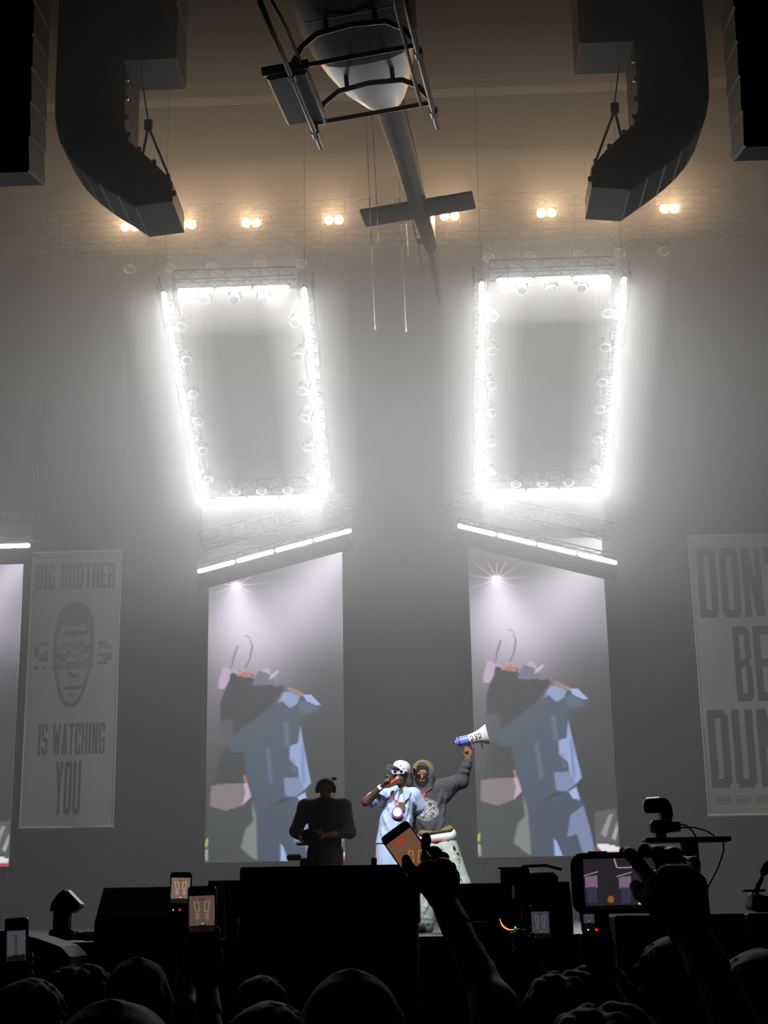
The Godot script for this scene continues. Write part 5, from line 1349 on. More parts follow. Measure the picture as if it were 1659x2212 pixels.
	part(tr, "scribble_print", patch(tb, 0.03, Vector3(0.37, 0.66, 0), Vector2(0.13, 0.2), Vector3.FORWARD, 0.004, 20), "scribble_print", "black scribbled print")
	for x in [0.06, 0.5]:
		part(t, "shoe", blob([bone(Vector3(x, 0.045, -0.05), Vector3(x - 0.01, 0.042, 0.16), 0.046, 0.04)], 0.012, 0.01), "shoe_grey")
	g = Geo.new(); g.tube(el.lerp(wr, 0.9), el.lerp(wr, 0.97), 0.033, 0.032, 12); part(t, "bracelet", g, "trim_red", "red bracelet")
	# megaphone: horn, blue body, dark band, mouthpiece, pistol grip with battery clip, lettering
	var mg := thing("megaphone", "blue and white megaphone lettered DBD held up by the hooded performer", "megaphone")
	var tail := Vector3(0.465, 1.925, 0.0)
	var bell := Vector3(0.79, 1.998, 0.03)
	var ax := (bell - tail).normalized()
	var sx := Vector3.BACK
	sx = (sx - ax * sx.dot(ax)).normalized()
	mg.transform = Transform3D(Basis(sx, ax, sx.cross(ax)), Vector3(-0.28, 1.7, -15.56) + tail)
	var len := tail.distance_to(bell)
	g = Geo.new(); g.lathe([Vector2(0.0, 0.0), Vector2(0.044, 0.0), Vector2(0.05, 0.012), Vector2(0.05, 0.13), Vector2(0.047, 0.135)], 24); var mbody := part(mg, "body", g, "megaphone_blue")
	g = Geo.new(); g.lathe([Vector2(0.0505, 0.02), Vector2(0.053, 0.022), Vector2(0.053, 0.034), Vector2(0.0505, 0.036)], 24); part(mbody, "band", g, "megaphone_band")
	g = Geo.new(); g.lathe([Vector2(0.047, 0.13), Vector2(0.052, 0.16), Vector2(0.06, 0.21), Vector2(0.074, 0.26), Vector2(0.095, 0.3), Vector2(0.108, len), Vector2(0.111, len + 0.006), Vector2(0.104, len + 0.004), Vector2(0.09, 0.3), Vector2(0.06, 0.24), Vector2(0.03, 0.18)], 28); var horn := part(mg, "horn", g, "megaphone_white")
	g = Geo.new(); g.lathe([Vector2(0.0, -0.02), Vector2(0.02, -0.018), Vector2(0.026, 0.0)], 16); part(mg, "mouthpiece", g, "camera_white")
	g = Geo.new(); g.box(Vector3(0, 0.12, 0), Vector3(0.03, 0.035, 0.1), 0.008, Transform3D(Basis(), Vector3(0, 0, -0.09))); part(mg, "grip", g, "ink")
	g = Geo.new(); g.box(Vector3(0.03, 0.155, -0.09), Vector3(0.02, 0.03, 0.05), 0.006); part(mg, "trigger", g, "metal_bright")
	g = Geo.new(); g.box(Vector3(0, 0.25, -0.1), Vector3(0.012, 0.012, 0.05), 0.003); part(mg, "strap_clip", g, "ink")
	var x := 0.155
	for ch in "DBD":
		# letters are short strokes laid on the horn's side
		g = Geo.new()
		for q in {"D": [[0, 0, 0, 1], [0, 1, 0.7, 0.85], [0.7, 0.85, 0.8, 0.2], [0.8, 0.2, 0, 0]], "B": [[0, 0, 0.7, 0.05], [0.7, 0.05, 0.75, 0.45], [0.75, 0.45, 0.15, 0.5], [0.75, 0.5, 0.75, 0.95], [0.75, 0.95, 0, 1], [0, 0.55, 0, 1]], "O": [[0, 0, 0, 1], [0, 1, 0.8, 1], [0.8, 1, 0.8, 0], [0.8, 0, 0, 0]]}[ch]:
			var e := []
			for k in 3:
				var f := k / 2.0
				var u: float = lerpf(q[0], q[2], f)
				var v: float = lerpf(q[1], q[3], f)
				var yy := x + u * 0.032
				var rr := (0.052 + (yy - 0.16) * 0.16 if yy < 0.21 else 0.06 + (yy - 0.21) * 0.32) + 0.001
				var an := (v - 0.45) * 0.9 / (1.0 + (yy - 0.15) * 4.0)
				e.append(Vector3(rr * cos(an), yy, rr * sin(an)))
			g.path(e, [0.0038], 5)
		part(horn, "lettering", g, "ink")
		x += 0.044

func make_cameraman() -> void:
	var t := thing("person", "stage cameraman in black with a headset standing before the video screen", "person", Vector3(-1.33, 1.7, -16.75), 0.0, "people on stage")
	var hc := Vector3(0.03, 1.545, 0.02)
	var el := [Vector3(-0.3, 1.1, 0.08), Vector3(0.3, 1.08, 0.06)]
	var hd := [Vector3(-0.2, 0.98, 0.3), Vector3(0.0, 1.03, 0.32)]
	var sh := [Vector3(-0.2, 1.37, 0), Vector3(0.23, 1.37, 0)]
	var b := [bone(Vector3(0.02, 1.46, 0), Vector3(0.015, 1.38, 0), 0.06, 0.08), bone(Vector3(0.015, 1.3, 0), Vector3(0.015, 1.0, 0), 0.16, 0.15, 0.75), bone(Vector3(0.015, 1.0, 0), Vector3(0.015, 0.88, 0), 0.15, 0.15, 0.8)]
	var cb := [bone(Vector3(0.015, 1.3, 0), Vector3(0.015, 1.0, 0), 0.185, 0.18, 0.75), bone(Vector3(0.015, 1.0, 0), Vector3(0.015, 0.85, 0), 0.18, 0.18, 0.8), bone(sh[0], sh[1], 0.085, 0.085)]
	for s in 2:
		b.append(bone(sh[s], Vector3(0.015, 1.38, 0), 0.06, 0.07)); b.append(bone(sh[s], el[s], 0.055, 0.045)); b.append(bone(el[s], hd[s], 0.044, 0.028))
		cb.append(bone(sh[s], el[s], 0.085, 0.07)); cb.append(bone(el[s], (el[s] as Vector3).lerp(hd[s], 0.35), 0.068, 0.06))
		b.append(bone(Vector3(-0.08 + s * 0.18, 0.88, 0), Vector3(-0.1 + s * 0.22, 0.46, 0.02), 0.09, 0.06)); b.append(bone(Vector3(-0.1 + s * 0.22, 0.46, 0.02), Vector3(-0.1 + s * 0.22, 0.08, 0), 0.056, 0.04))
	var g := blob(b, 0.018, 0.04)
	blob(head_bones(hc, Vector3(-0.1, -0.15, 1)) + [bone(hc, Vector3(0.02, 1.44, 0), 0.055, 0.06)], 0.008, 0.012, g)
	for s in 2: blob(hand_bones(hd[s], Vector3(0.25 - s * 0.5, -0.1, 1), Vector3(0.2 - s * 0.4, 1, 0), 0.9, (hd[s] as Vector3) + Vector3(0, 0.06, 0.09)), 0.007, 0.008, g)
	part(t, "body", g, "skin_warm")
	part(t, "jacket", blob(cb, 0.014, 0.04), "black_cotton", "black jacket")
	var tb := []
	for s in 2:
		tb.append(bone(Vector3(-0.07 + s * 0.18, 0.87, 0), Vector3(-0.1 + s * 0.22, 0.45, 0.02), 0.115, 0.095)); tb.append(bone(Vector3(-0.1 + s * 0.22, 0.45, 0.02), Vector3(-0.1 + s * 0.22, 0.06, 0), 0.095, 0.08))
	part(t, "trousers", blob(tb, 0.018, 0.03), "black_cotton")
	for s in 2: part(t, "shoe", blob([bone(Vector3(-0.1 + s * 0.22, 0.04, -0.05), Vector3(-0.1 + s * 0.22, 0.04, 0.15), 0.045, 0.038)], 0.014, 0.01), "black_cotton")
	part(t, "hair", blob([bone(hc + Vector3(0, 0.045, -0.03), hc + Vector3(0, 0.05, 0.02), 0.094, 0.09), bone(hc + Vector3(0, -0.01, 0.14), hc + Vector3(0, -0.05, 0.14), 0.1, 0.1, 1.0, true), bone(hc + Vector3(0, -0.2, 0), hc + Vector3(0, -0.2, 0.02), 0.17, 0.17, 1.0, true)], 0.01, 0.015), "mask_black", "short dark hair")
	g = Geo.new()
	var arc := []
	for k in 13: arc.append(hc + Vector3(0.103 * cos(PI * k / 12), 0.03 + 0.108 * sin(PI * k / 12), -0.01))
	g.path(arc, [0.009], 6); var hs := part(t, "headset", g, "rubber")
	for s in [-1, 1]:
		g = Geo.new(); g.lathe([Vector2(0.0, -0.018), Vector2(0.04, -0.016), Vector2(0.042, 0.012), Vector2(0.0, 0.018)], 14, Transform3D(Basis(Vector3.BACK, PI / 2), hc + Vector3(s * 0.1, 0.015, -0.01))); part(hs, "ear_cup", g, "rubber")
	g = Geo.new(); g.path([hc + Vector3(0.105, 0.0, 0.0), hc + Vector3(0.1, -0.06, 0.06), hc + Vector3(0.04, -0.075, 0.11)], [0.004], 6); part(hs, "boom_mic", g, "rubber")
	g = Geo.new(); g.ball(hc + Vector3(0.1, 0.13, 0), Vector3(0.03, 0.02, 0.02), 8); part(hs, "antenna", g, "rubber")
	# the camera on its stabiliser, held at the waist
	var c := thing("video_camera", "stabilised video camera with bright metal glints held by the stage cameraman", "camera", Vector3(-1.33, 1.7, -16.75))
	g = Geo.new(); g.box(Vector3(-0.11, 1.03, 0.42), Vector3(0.16, 0.12, 0.2), 0.02); var bd := part(c, "camera_body", g, "case_black")
	g = Geo.new(); g.lathe([Vector2(0.05, 0), Vector2(0.055, 0.1), Vector2(0.062, 0.14), Vector2(0.05, 0.14), Vector2(0.03, 0.1)], 16, Transform3D(Basis(Vector3.RIGHT, PI / 2), Vector3(-0.11, 1.03, 0.5))); part(bd, "lens_hood", g, "case_black")
	g = Geo.new(); g.box(Vector3(-0.11, 0.94, 0.42), Vector3(0.3, 0.025, 0.04), 0.006); g.box(Vector3(-0.11, 0.86, 0.42), Vector3(0.04, 0.16, 0.04), 0.008); part(c, "gimbal", g, "case_black")
	for q in [Vector3(-0.25, 0.945, 0.45), Vector3(0.02, 0.945, 0.45), Vector3(-0.16, 0.95, 0.45), Vector3(-0.05, 0.93, 0.45), Vector3(-0.19, 1.09, 0.45)]:
		g = Geo.new(); g.box(q, Vector3(0.028, 0.014, 0.02), 0.004, Transform3D()); part(c, "clamp", g, "metal_bright")
	g = Geo.new(); g.box(Vector3(-0.11, 0.7, 0.42), Vector3(0.22, 0.18, 0.12), 0.02); g.tube(Vector3(-0.11, 0.0, 0.42), Vector3(-0.11, 0.7, 0.42), 0.03, 0.03, 10); part(c, "post", g, "case_black")
	g = Geo.new(); g.box(Vector3(-0.29, 0.8, 0.42), Vector3(0.16, 0.07, 0.07), 0.02); part(c, "counterweight", g, "metal_dull")
	g = Geo.new(); g.lathe([Vector2(0.2, 0.0), Vector2(0.2, 0.02), Vector2(0.04, 0.05)], 16, Transform3D(Basis(), Vector3(-0.11, 0, 0.42))); part(c, "foot", g, "case_black")

func make_performers() -> void:
	people_materials()
	make_singer()
	make_hooded()
	make_cameraman()
	# two follow spots on a front truss above the crowd light the performers
	var ft := thing("front_truss", "front lighting truss above the crowd carrying the follow spots", "truss")
	part(ft, "girder", truss(Vector3(-5.0, 12.9, -6.5), Vector3(4.0, 12.9, -6.5), Vector3.UP, 0.3, 22), "truss")
	for x in [-4.8, -0.5, 3.8]:
		var g := Geo.new(); g.tube(Vector3(x, 13.0, -6.5), Vector3(x, 19.0, -6.5), 0.012, 0.012, 5); part(ft, "hanging_cable", g, "cable")
	for s in [[Vector3(-2.6, 12.1, -6.4), "follow spot on the front truss, on the face banner's side", 205.0], [Vector3(1.6, 12.1, -6.4), "follow spot on the front truss, on the slogan banner's side", 75.0]]:
		var aim := Vector3(-0.16, 3.12, -15.45)
		var t := thing("follow_spot", s[1], "stage light", s[0], 0.0, "follow spots on the front truss")
		t.look_at_from_position(s[0], aim)
		var g := Geo.new(); g.lathe([Vector2(0.12, 0.0), Vector2(0.14, 0.05), Vector2(0.14, 0.5), Vector2(0.1, 0.6), Vector2(0.0, 0.61)], 18, Transform3D(Basis(Vector3.RIGHT, PI / 2), Vector3(0, 0, 0.0))); part(t, "barrel", g, "fixture")
		g = Geo.new(); g.lathe([Vector2(0.0, -0.004), Vector2(0.1, -0.004), Vector2(0.1, 0.004), Vector2(0.0, 0.004)], 18, Transform3D(Basis(Vector3.RIGHT, PI / 2), Vector3(0, 0, -0.004))); part(t, "lens_light", g, "spot_glow", "bright lens")
		g = Geo.new(); g.box(Vector3(0, 0.3, 0.3), Vector3(0.04, 0.6, 0.04), 0.01); part(t, "yoke", g, "fixture")
		var l := SpotLight3D.new()
		l.name = "follow_spot_light"
		l.position = Vector3(0, 0, -0.03)
		l.light_energy = s[2]
		l.light_color = Color(0.96, 0.97, 1.0)
		l.spot_angle = 4.4
		l.spot_angle_attenuation = 0.45
		l.spot_range = 60.0
		l.light_size = 0.1
		l.shadow_enabled = true
		t.add_child(l, true)

# ---------------------------------------------------------------- the crowd and its phones
func crowd_materials() -> void:
	noisy(mat("hair_dark", Color(0.07, 0.055, 0.045), 0.7), Color(0.3, 0.3, 0.3), Color(1, 1, 1), 0.12, 14.0, false, 0.8)
	noisy(mat("hair_brown", Color(0.15, 0.11, 0.075), 0.7), Color(0.3, 0.3, 0.3), Color(1, 1, 1), 0.12, 14.0, false, 0.8)
	noisy(mat("hair_fair", Color(0.27, 0.23, 0.15), 0.7), Color(0.35, 0.35, 0.35), Color(1, 1, 1), 0.12, 14.0, false, 0.8)
	mat("shirt_dark", Color(0.04, 0.04, 0.042), 0.9)
	mat("shirt_grey", Color(0.08, 0.08, 0.085), 0.9)
	mat("shirt_red", Color(0.3, 0.05, 0.05), 0.9)
	matte(["hair_dark", "hair_brown", "hair_fair", "shirt_dark", "shirt_grey", "shirt_red"], 0.15)
	mat("phone_black", Color(0.02, 0.02, 0.022), 0.25)
	mat("phone_edge", Color(0.55, 0.55, 0.57), 0.25, 0.8)
	glow("record_red", Color(1.0, 0.08, 0.1), 1.0)
	# what the phones show: the same stage, small
	var im := Image.create(72, 128, false, Image.FORMAT_RGB8)
	im.fill(Color(0.55, 0.47, 0.42))
	for f in [[[14, 22, 27, 22, 29, 56, 19, 56], 0], [[45, 22, 58, 22, 54, 56, 43, 56], 1]]:
		var p := pts(f[0])
		for k in 4:
			var a := p[k]
			var b := p[(k + 1) % 4]
			var o := (b - a).orthogonal().normalized() * 1.0
			fill(im, PackedVector2Array([a - o, b - o, b + o, a + o]), Color(1.0, 0.86, 0.6))
		var x := 17 if f[1] == 0 else 44
		fill(im, pts([x, 64, x + 13, 62, x + 13, 64, x, 66]), Color(0.95, 0.85, 0.75))
		fill(im, pts([x + 1, 68, x + 12, 66, x + 12, 84, x + 1, 84]), Color(0.85, 0.56, 0.6))
		fill(im, pts([x + 2, 84, x + 11, 84, x + 11, 100, x + 2, 100]), Color(0.62, 0.5, 0.5))
	for k in 8: fill(im, pts([6 + k * 8, 13, 8 + k * 8, 13, 8 + k * 8, 15, 6 + k * 8, 15]), Color(1.0, 0.62, 0.3))
	fill(im, pts([33, 98, 41, 96, 44, 108, 32, 108]), Color(1.0, 0.9, 0.72))
	fill(im, pts([0, 106, 28, 106, 30, 103, 46, 103, 48, 106, 72, 106, 72, 128, 0, 128]), Color(0.16, 0.12, 0.11))
	fill(im, pts([29, 9, 43, 9, 43, 15, 29, 15]), Color(0.85, 0.16, 0.14))
	image_mat("phone_picture", im, 0.5)
	var amber := im.duplicate() as Image
	for y in 128:
		for x in 72:
			# the phone is tilted, its picture of the stage is not
			var q := (Vector2(x - 36, y - 64)).rotated(-0.6) * 1.25 + Vector2(30, 44)
			var c := im.get_pixel(clampi(int(q.x), 0, 71), clampi(int(q.y), 0, 127)) if q.x > 1 and q.x < 71 and q.y > 16 else Color(0.55, 0.47, 0.42)
			amber.set_pixel(x, y, Color(c.r * 0.95, c.g * 0.78, c.b * 0.66))
	fill(amber, pts([22, 10, 42, 10, 42, 17, 22, 17]), Color(0.95, 0.2, 0.12))
	image_mat("phone_picture_amber", amber, 0.5)
	glow("record_dim", Color(0.9, 0.12, 0.16), 0.35)
	var pale := Image.create(32, 48, false, Image.FORMAT_RGB8)
	pale.fill(Color(0.62, 0.58, 0.64))
	fill(pale, pts([14, 6, 17, 6, 18, 40, 13, 40]), Color(0.45, 0.42, 0.47), 1.0)
	fill(pale, pts([0, 40, 32, 38, 32, 48, 0, 48]), Color(0.2, 0.19, 0.2), 1.0)
	image_mat("phone_picture_pale", pale, 0.14)
	image_mat("phone_picture_dim", im, 0.27)
	var cool := im.duplicate() as Image
	for y in 128:
		for x in 72:
			var c := cool.get_pixel(x, y)
			var l := c.get_luminance()
			cool.set_pixel(x, y, Color(l * 0.95, l * 0.9, l * 1.05))
	image_mat("phone_picture_cool", cool, 0.2)
	# the wide shot on the phone held sideways
	im = Image.create(144, 96, false, Image.FORMAT_RGB8)
	im.fill(Color(0.2, 0.185, 0.2))
	for q in [[2, 26], [62, 28], [112, 24]]:
		var x: int = q[0]
		fill(im, pts([x - 4, q[1] + 6, x + 24, q[1] - 2, x + 24, q[1], x - 4, q[1] + 8]), Color(0.75, 0.72, 0.75))
		fill(im, pts([x, q[1] + 8, x + 22, q[1] + 6, x + 22, q[1] + 30, x, q[1] + 30]), Color(0.58, 0.46, 0.58))
		fill(im, pts([x + 3, q[1] + 28, x + 20, q[1] + 28, x + 20, q[1] + 58, x + 3, q[1] + 58]), Color(0.27, 0.25, 0.36))
	var fr := pts([56, 0, 60, 18, 86, 18, 88, 0])
	for k in 3:
		var o := (fr[k + 1] - fr[k]).orthogonal().normalized() * 1.2
		fill(im, PackedVector2Array([fr[k] - o, fr[k + 1] - o, fr[k + 1] + o, fr[k] + o]), Color(0.8, 0.78, 0.8))
	fill(im, pts([96, 72, 104, 66, 112, 74, 116, 92, 94, 90]), Color(0.9, 0.88, 0.85))
	fill(im, oval(46, 78, 6, 7), Color(0.66, 0.4, 0.22))
	fill(im, pts([0, 90, 144, 88, 144, 96, 0, 96]), Color(0.05, 0.045, 0.05))
	fill(im, pts([92, 2, 108, 2, 108, 10, 92, 10]), Color(0.7, 0.08, 0.12))
	image_mat("phone_wide_picture", im, 0.5)

func phone(label: String, at: Vector3, spin: float, size: Vector2, screen: Rect2, m: String, dot: bool, case_m := "phone_black") -> Node3D:   # body, display, lens island on the far side, side key; screen = share of the face
	var t := thing("phone", label, "phone", at, 0.0, "phones held up by the crowd")
	t.basis = Basis(Vector3.BACK, spin)
	var g := Geo.new()
	var r := size.x * 0.12
	var outline := PackedVector2Array()
	for c in [[1, 1, 0.0], [-1, 1, PI / 2], [-1, -1, PI], [1, -1, PI * 1.5]]:
		for k in 5: outline.append(Vector2(c[0] * (size.x / 2 - r) + r * cos(c[2] + PI / 8 * k), c[1] * (size.y / 2 - r) + r * sin(c[2] + PI / 8 * k)))
	g.prism(outline, -0.0045, 0.0035, Transform3D()); part(t, "body", g, case_m)
	g = Geo.new()
	var a := Vector2(-size.x / 2 + screen.position.x * size.x, size.y / 2 - screen.position.y * size.y)
	var b := a + Vector2(screen.size.x * size.x, -screen.size.y * size.y)
	g.poly([Vector3(a.x, a.y, 0.0042), Vector3(b.x, a.y, 0.0042), Vector3(b.x, b.y, 0.0042), Vector3(a.x, b.y, 0.0042)], Vector3.BACK, [Vector2(0, 0), Vector2(1, 0), Vector2(1, 1), Vector2(0, 1)])
	part(t, "screen", g, m, "lit screen showing the stage")
	g = Geo.new(); g.box(Vector3(-size.x * 0.22, size.y * 0.36, -0.0065), Vector3(0.034, 0.034, 0.004), 0.0015); part(t, "camera_island", g, "phone_black")
	g = Geo.new(); g.box(Vector3(size.x / 2, size.y * 0.15, -0.0005), Vector3(0.0016, 0.016, 0.003), 0.0005); part(t, "side_key", g, "phone_edge")
	if case_m == "phone_black":
		g = Geo.new(); g.path([Vector3(-size.x * 0.36, size.y / 2 - 0.0005, 0.002), Vector3(size.x * 0.36, size.y / 2 - 0.0005, 0.002)], [0.0011], 5); part(t, "top_edge", g, "phone_edge", "bright metal top edge")
	if dot:
		g = Geo.new(); g.lathe([Vector2(0, 0.0), Vector2(0.0042, 0.0), Vector2(0.0, 0.0006)], 14, Transform3D(Basis(Vector3.RIGHT, PI / 2), Vector3(0.001, -size.y * 0.33, 0.0042))); part(t, "record_light", g, "record_red", "red record button")
		g = Geo.new(); g.lathe([Vector2(0, 0.0), Vector2(0.002, 0.0), Vector2(0.0, 0.0006)], 10, Transform3D(Basis(Vector3.RIGHT, PI / 2), Vector3(-0.022, -size.y * 0.33, 0.0042))); part(t, "shutter_light", g, "white_led")
	return t

func crowd_body(arms: Array) -> Array:   # bones of someone 1.75 m tall facing -z; ARMS adds or replaces raised arms: [[shoulder side, elbow, wrist] ...] in the person's own axes
	var b := [bone(Vector3(0, 1.5, 0.01), Vector3(0, 1.42, 0.01), 0.055, 0.075), bone(Vector3(-0.09, 1.3, 0), Vector3(0.09, 1.3, 0), 0.12, 0.12, 0.85), bone(Vector3(0, 1.25, 0), Vector3(0, 0.98, 0), 0.145, 0.135, 0.8), bone(Vector3(-0.06, 0.95, 0), Vector3(0.06, 0.95, 0), 0.12, 0.12, 0.9)]
	for s in [-1, 1]:
		b.append(bone(Vector3(s * 0.185, 1.4, 0.0), Vector3(0, 1.42, 0.01), 0.06, 0.07))
		b.append(bone(Vector3(s * 0.09, 0.9, 0), Vector3(s * 0.1, 0.47, -0.01), 0.09, 0.06)); b.append(bone(Vector3(s * 0.1, 0.47, -0.01), Vector3(s * 0.1, 0.06, 0.02), 0.058, 0.04)); b.append(bone(Vector3(s * 0.1, 0.04, 0.04), Vector3(s * 0.11, 0.035, -0.13), 0.042, 0.032))
		var up := false
		for a in arms:
			if a[0] == s:
				up = true
				b.append(bone(Vector3(s * 0.185, 1.4, 0), a[1], 0.056, 0.046)); b.append(bone(a[1], a[2], 0.046, 0.03))
		if not up:
			b.append(bone(Vector3(s * 0.19, 1.39, 0), Vector3(s * 0.25, 1.1, 0.02), 0.055, 0.042)); b.append(bone(Vector3(s * 0.25, 1.1, 0.02), Vector3(s * 0.24, 0.86, -0.08), 0.04, 0.028))
			b.append(bone(Vector3(s * 0.24, 0.85, -0.08), Vector3(s * 0.235, 0.76, -0.1), 0.035, 0.022))
	return b

func hair_bones(kind: String, hc: Vector3, seed_: int) -> Array:
	var b := [bone(hc + Vector3(0, 0.045, 0.03), hc + Vector3(0, 0.05, -0.02), 0.096, 0.092)]
	var rng := RandomNumberGenerator.new()
	rng.seed = seed_
	if kind == "curly":
		for k in 60:
			var d := Vector3(rng.randfn(), rng.randfn() * 0.8 + 0.5, rng.randfn() + 0.35).normalized()
			var p := hc + Vector3(0, 0.03, 0.01) + d * 0.11
			b.append(bone(p, p + Vector3(rng.randf() - 0.5, rng.randf() - 0.5, rng.randf() - 0.5) * 0.03, 0.02 + rng.randf() * 0.012, 0.018))
	elif kind == "long":
		b.append(bone(hc + Vector3(0, 0.0, 0.05), hc + Vector3(0, -0.22, 0.07), 0.095, 0.085, 0.7))
		for s in [-1, 1]: b.append(bone(hc + Vector3(s * 0.06, 0.04, 0.02), hc + Vector3(s * 0.085, -0.2, 0.03), 0.045, 0.035))
		for k in 16:
			var x := -0.08 + 0.16 * k / 15.0
			b.append(bone(hc + Vector3(x * 0.75, 0.138 - 6.0 * x * x, 0.02 + rng.randf() * 0.03), hc + Vector3(x * 1.1, 0.03 + rng.randf() * 0.02, 0.115 - 4.0 * x * x), 0.009, 0.01)); b.append(bone(hc + Vector3(x * 1.1, 0.04, 0.112 - 4.0 * x * x), hc + Vector3(x * 1.25, -0.2 + rng.randf() * 0.04, 0.115 - 4.0 * x * x), 0.01, 0.009)); b.append(bone(hc + Vector3(x * 0.5, 0.134 - 6.0 * x * x, 0.01), hc + Vector3(0.104 * signf(x), 0.0 + x * 0.3, 0.05 - absf(x) * 0.5), 0.009, 0.009))
	elif kind == "cap":
		pass
	else:
		for k in 70:
			var d := Vector3(rng.randfn(), absf(rng.randfn()) + 0.2, rng.randfn() + 0.3).normalized()
			b.append(bone(hc + Vector3(0, 0.04, 0.01) + d * 0.09, hc + Vector3(0, 0.03, 0.015) + d * 0.109 + Vector3(rng.randf() - 0.5, 0.1, rng.randf() - 0.5) * 0.02, 0.013, 0.006))
	b.append(bone(hc + Vector3(0, -0.04, -0.14), hc + Vector3(0, 0.0, -0.14), 0.1, 0.098, 1.0, true))
	if kind != "long": b.append(bone(hc + Vector3(0, -0.2, -0.06), hc + Vector3(0, -0.21, 0.0), 0.15, 0.15, 1.0, true))
	return b

var spare := {}   # one body, head and hair of each kind, shared by people with lowered arms
func onlooker(label: String, top: Vector3, kind: String, hair: String, shirt: String, arms := [], hands := []) -> Node3D:   # TOP: the crown of the head in the hall
	var k := top.y / 1.765
	var t := thing("person", label, "person", Vector3(top.x, 0, top.z), 0.0, "people in the crowd")
	t.scale = Vector3.ONE * k
	var hc := Vector3(0, 1.625, -0.01)
	var local := func(p: Vector3) -> Vector3: return (p - t.position) / k
	var own := []
	for a in arms: own.append([a[0], local.call(a[1]), local.call(a[2])])
	var key := "body" if arms.is_empty() else ""
	var bm: ArrayMesh
	if key and spare.has(key): bm = spare[key]
	else:
		var g := blob(crowd_body(own), 0.024, 0.04)
		blob(head_bones(hc, Vector3(0, 0.04, -1)) + [bone(hc, Vector3(0, 1.46, 0.01), 0.055, 0.06)], 0.013, 0.014, g)
		for h in hands:
			var fine := []
			for q in h: fine.append(bone(local.call(q[0]), local.call(q[1]), q[2] / k, q[3] / k))
			blob(fine, 0.0055, 0.007, g)
		bm = g.mesh()
		if key: spare[key] = bm
	part(t, "body", bm, "skin_crowd")
	key = "shirt" if arms.is_empty() else ""
	if key and spare.has(key): bm = spare[key]
	else:
		var sb := [bone(Vector3(-0.1, 1.32, 0), Vector3(0.1, 1.32, 0), 0.135, 0.135, 0.85), bone(Vector3(0, 1.28, 0), Vector3(0, 0.92, 0), 0.17, 0.165, 0.8), bone(Vector3(-0.19, 1.4, 0), Vector3(0.19, 1.4, 0), 0.07, 0.07)]
		for s in [-1, 1]:
			var to := Vector3(s * 0.24, 1.17, 0.015)
			for a in own:
				if a[0] == s: to = Vector3(s * 0.185, 1.4, 0).lerp(a[1], 0.6)
			sb.append(bone(Vector3(s * 0.19, 1.39, 0), to, 0.075, 0.07))
		sb.append(bone(Vector3(0, 1.51, -0.02), Vector3(0, 1.56, -0.02), 0.075, 0.08, 1.0, true))
		bm = blob(sb, 0.02, 0.04).mesh()
		if key: spare[key] = bm
	part(t, "shirt", bm, shirt)
	if not spare.has("trousers"):
		var tb := []
		for s in [-1, 1]:
			tb.append(bone(Vector3(s * 0.09, 0.9, 0), Vector3(s * 0.1, 0.47, -0.01), 0.105, 0.078)); tb.append(bone(Vector3(s * 0.1, 0.47, -0.01), Vector3(s * 0.1, 0.1, 0.02), 0.076, 0.06))
		spare["trousers"] = blob(tb, 0.024, 0.04).mesh()
	part(t, "trousers", spare["trousers"], "shirt_dark")
	if not spare.has(kind): spare[kind] = blob(hair_bones(kind, hc, hash(kind)), 0.009, 0.012).mesh()
	part(t, "cap" if kind == "cap" else "hair", spare[kind], hair)
	return t

func at_hand(w: Vector3, b: Array, fore: Vector3) -> Array:   # a hand's bones with the end of its forearm
	var o := [[w + (fore - w) * 0.3, w, 0.034, 0.028]]
	for q in b: o.append([q[0], q[1], q[2], q[3]])
	return o

func grip(c: Vector3) -> Array:   # wrist, elbow and hand of an arm that holds a phone up by its lower end: palm and fingers behind it, thumb round its edge
	var w := c + Vector3(0.014, -0.175, -0.006)
	return [w, w + Vector3(0.05, -0.21, 0.2), hand_bones(w, Vector3(-0.06, 1, -0.12), Vector3(-1, 0.05, 0.12), 0.22, c + Vector3(-0.04, -0.04, 0.012))]

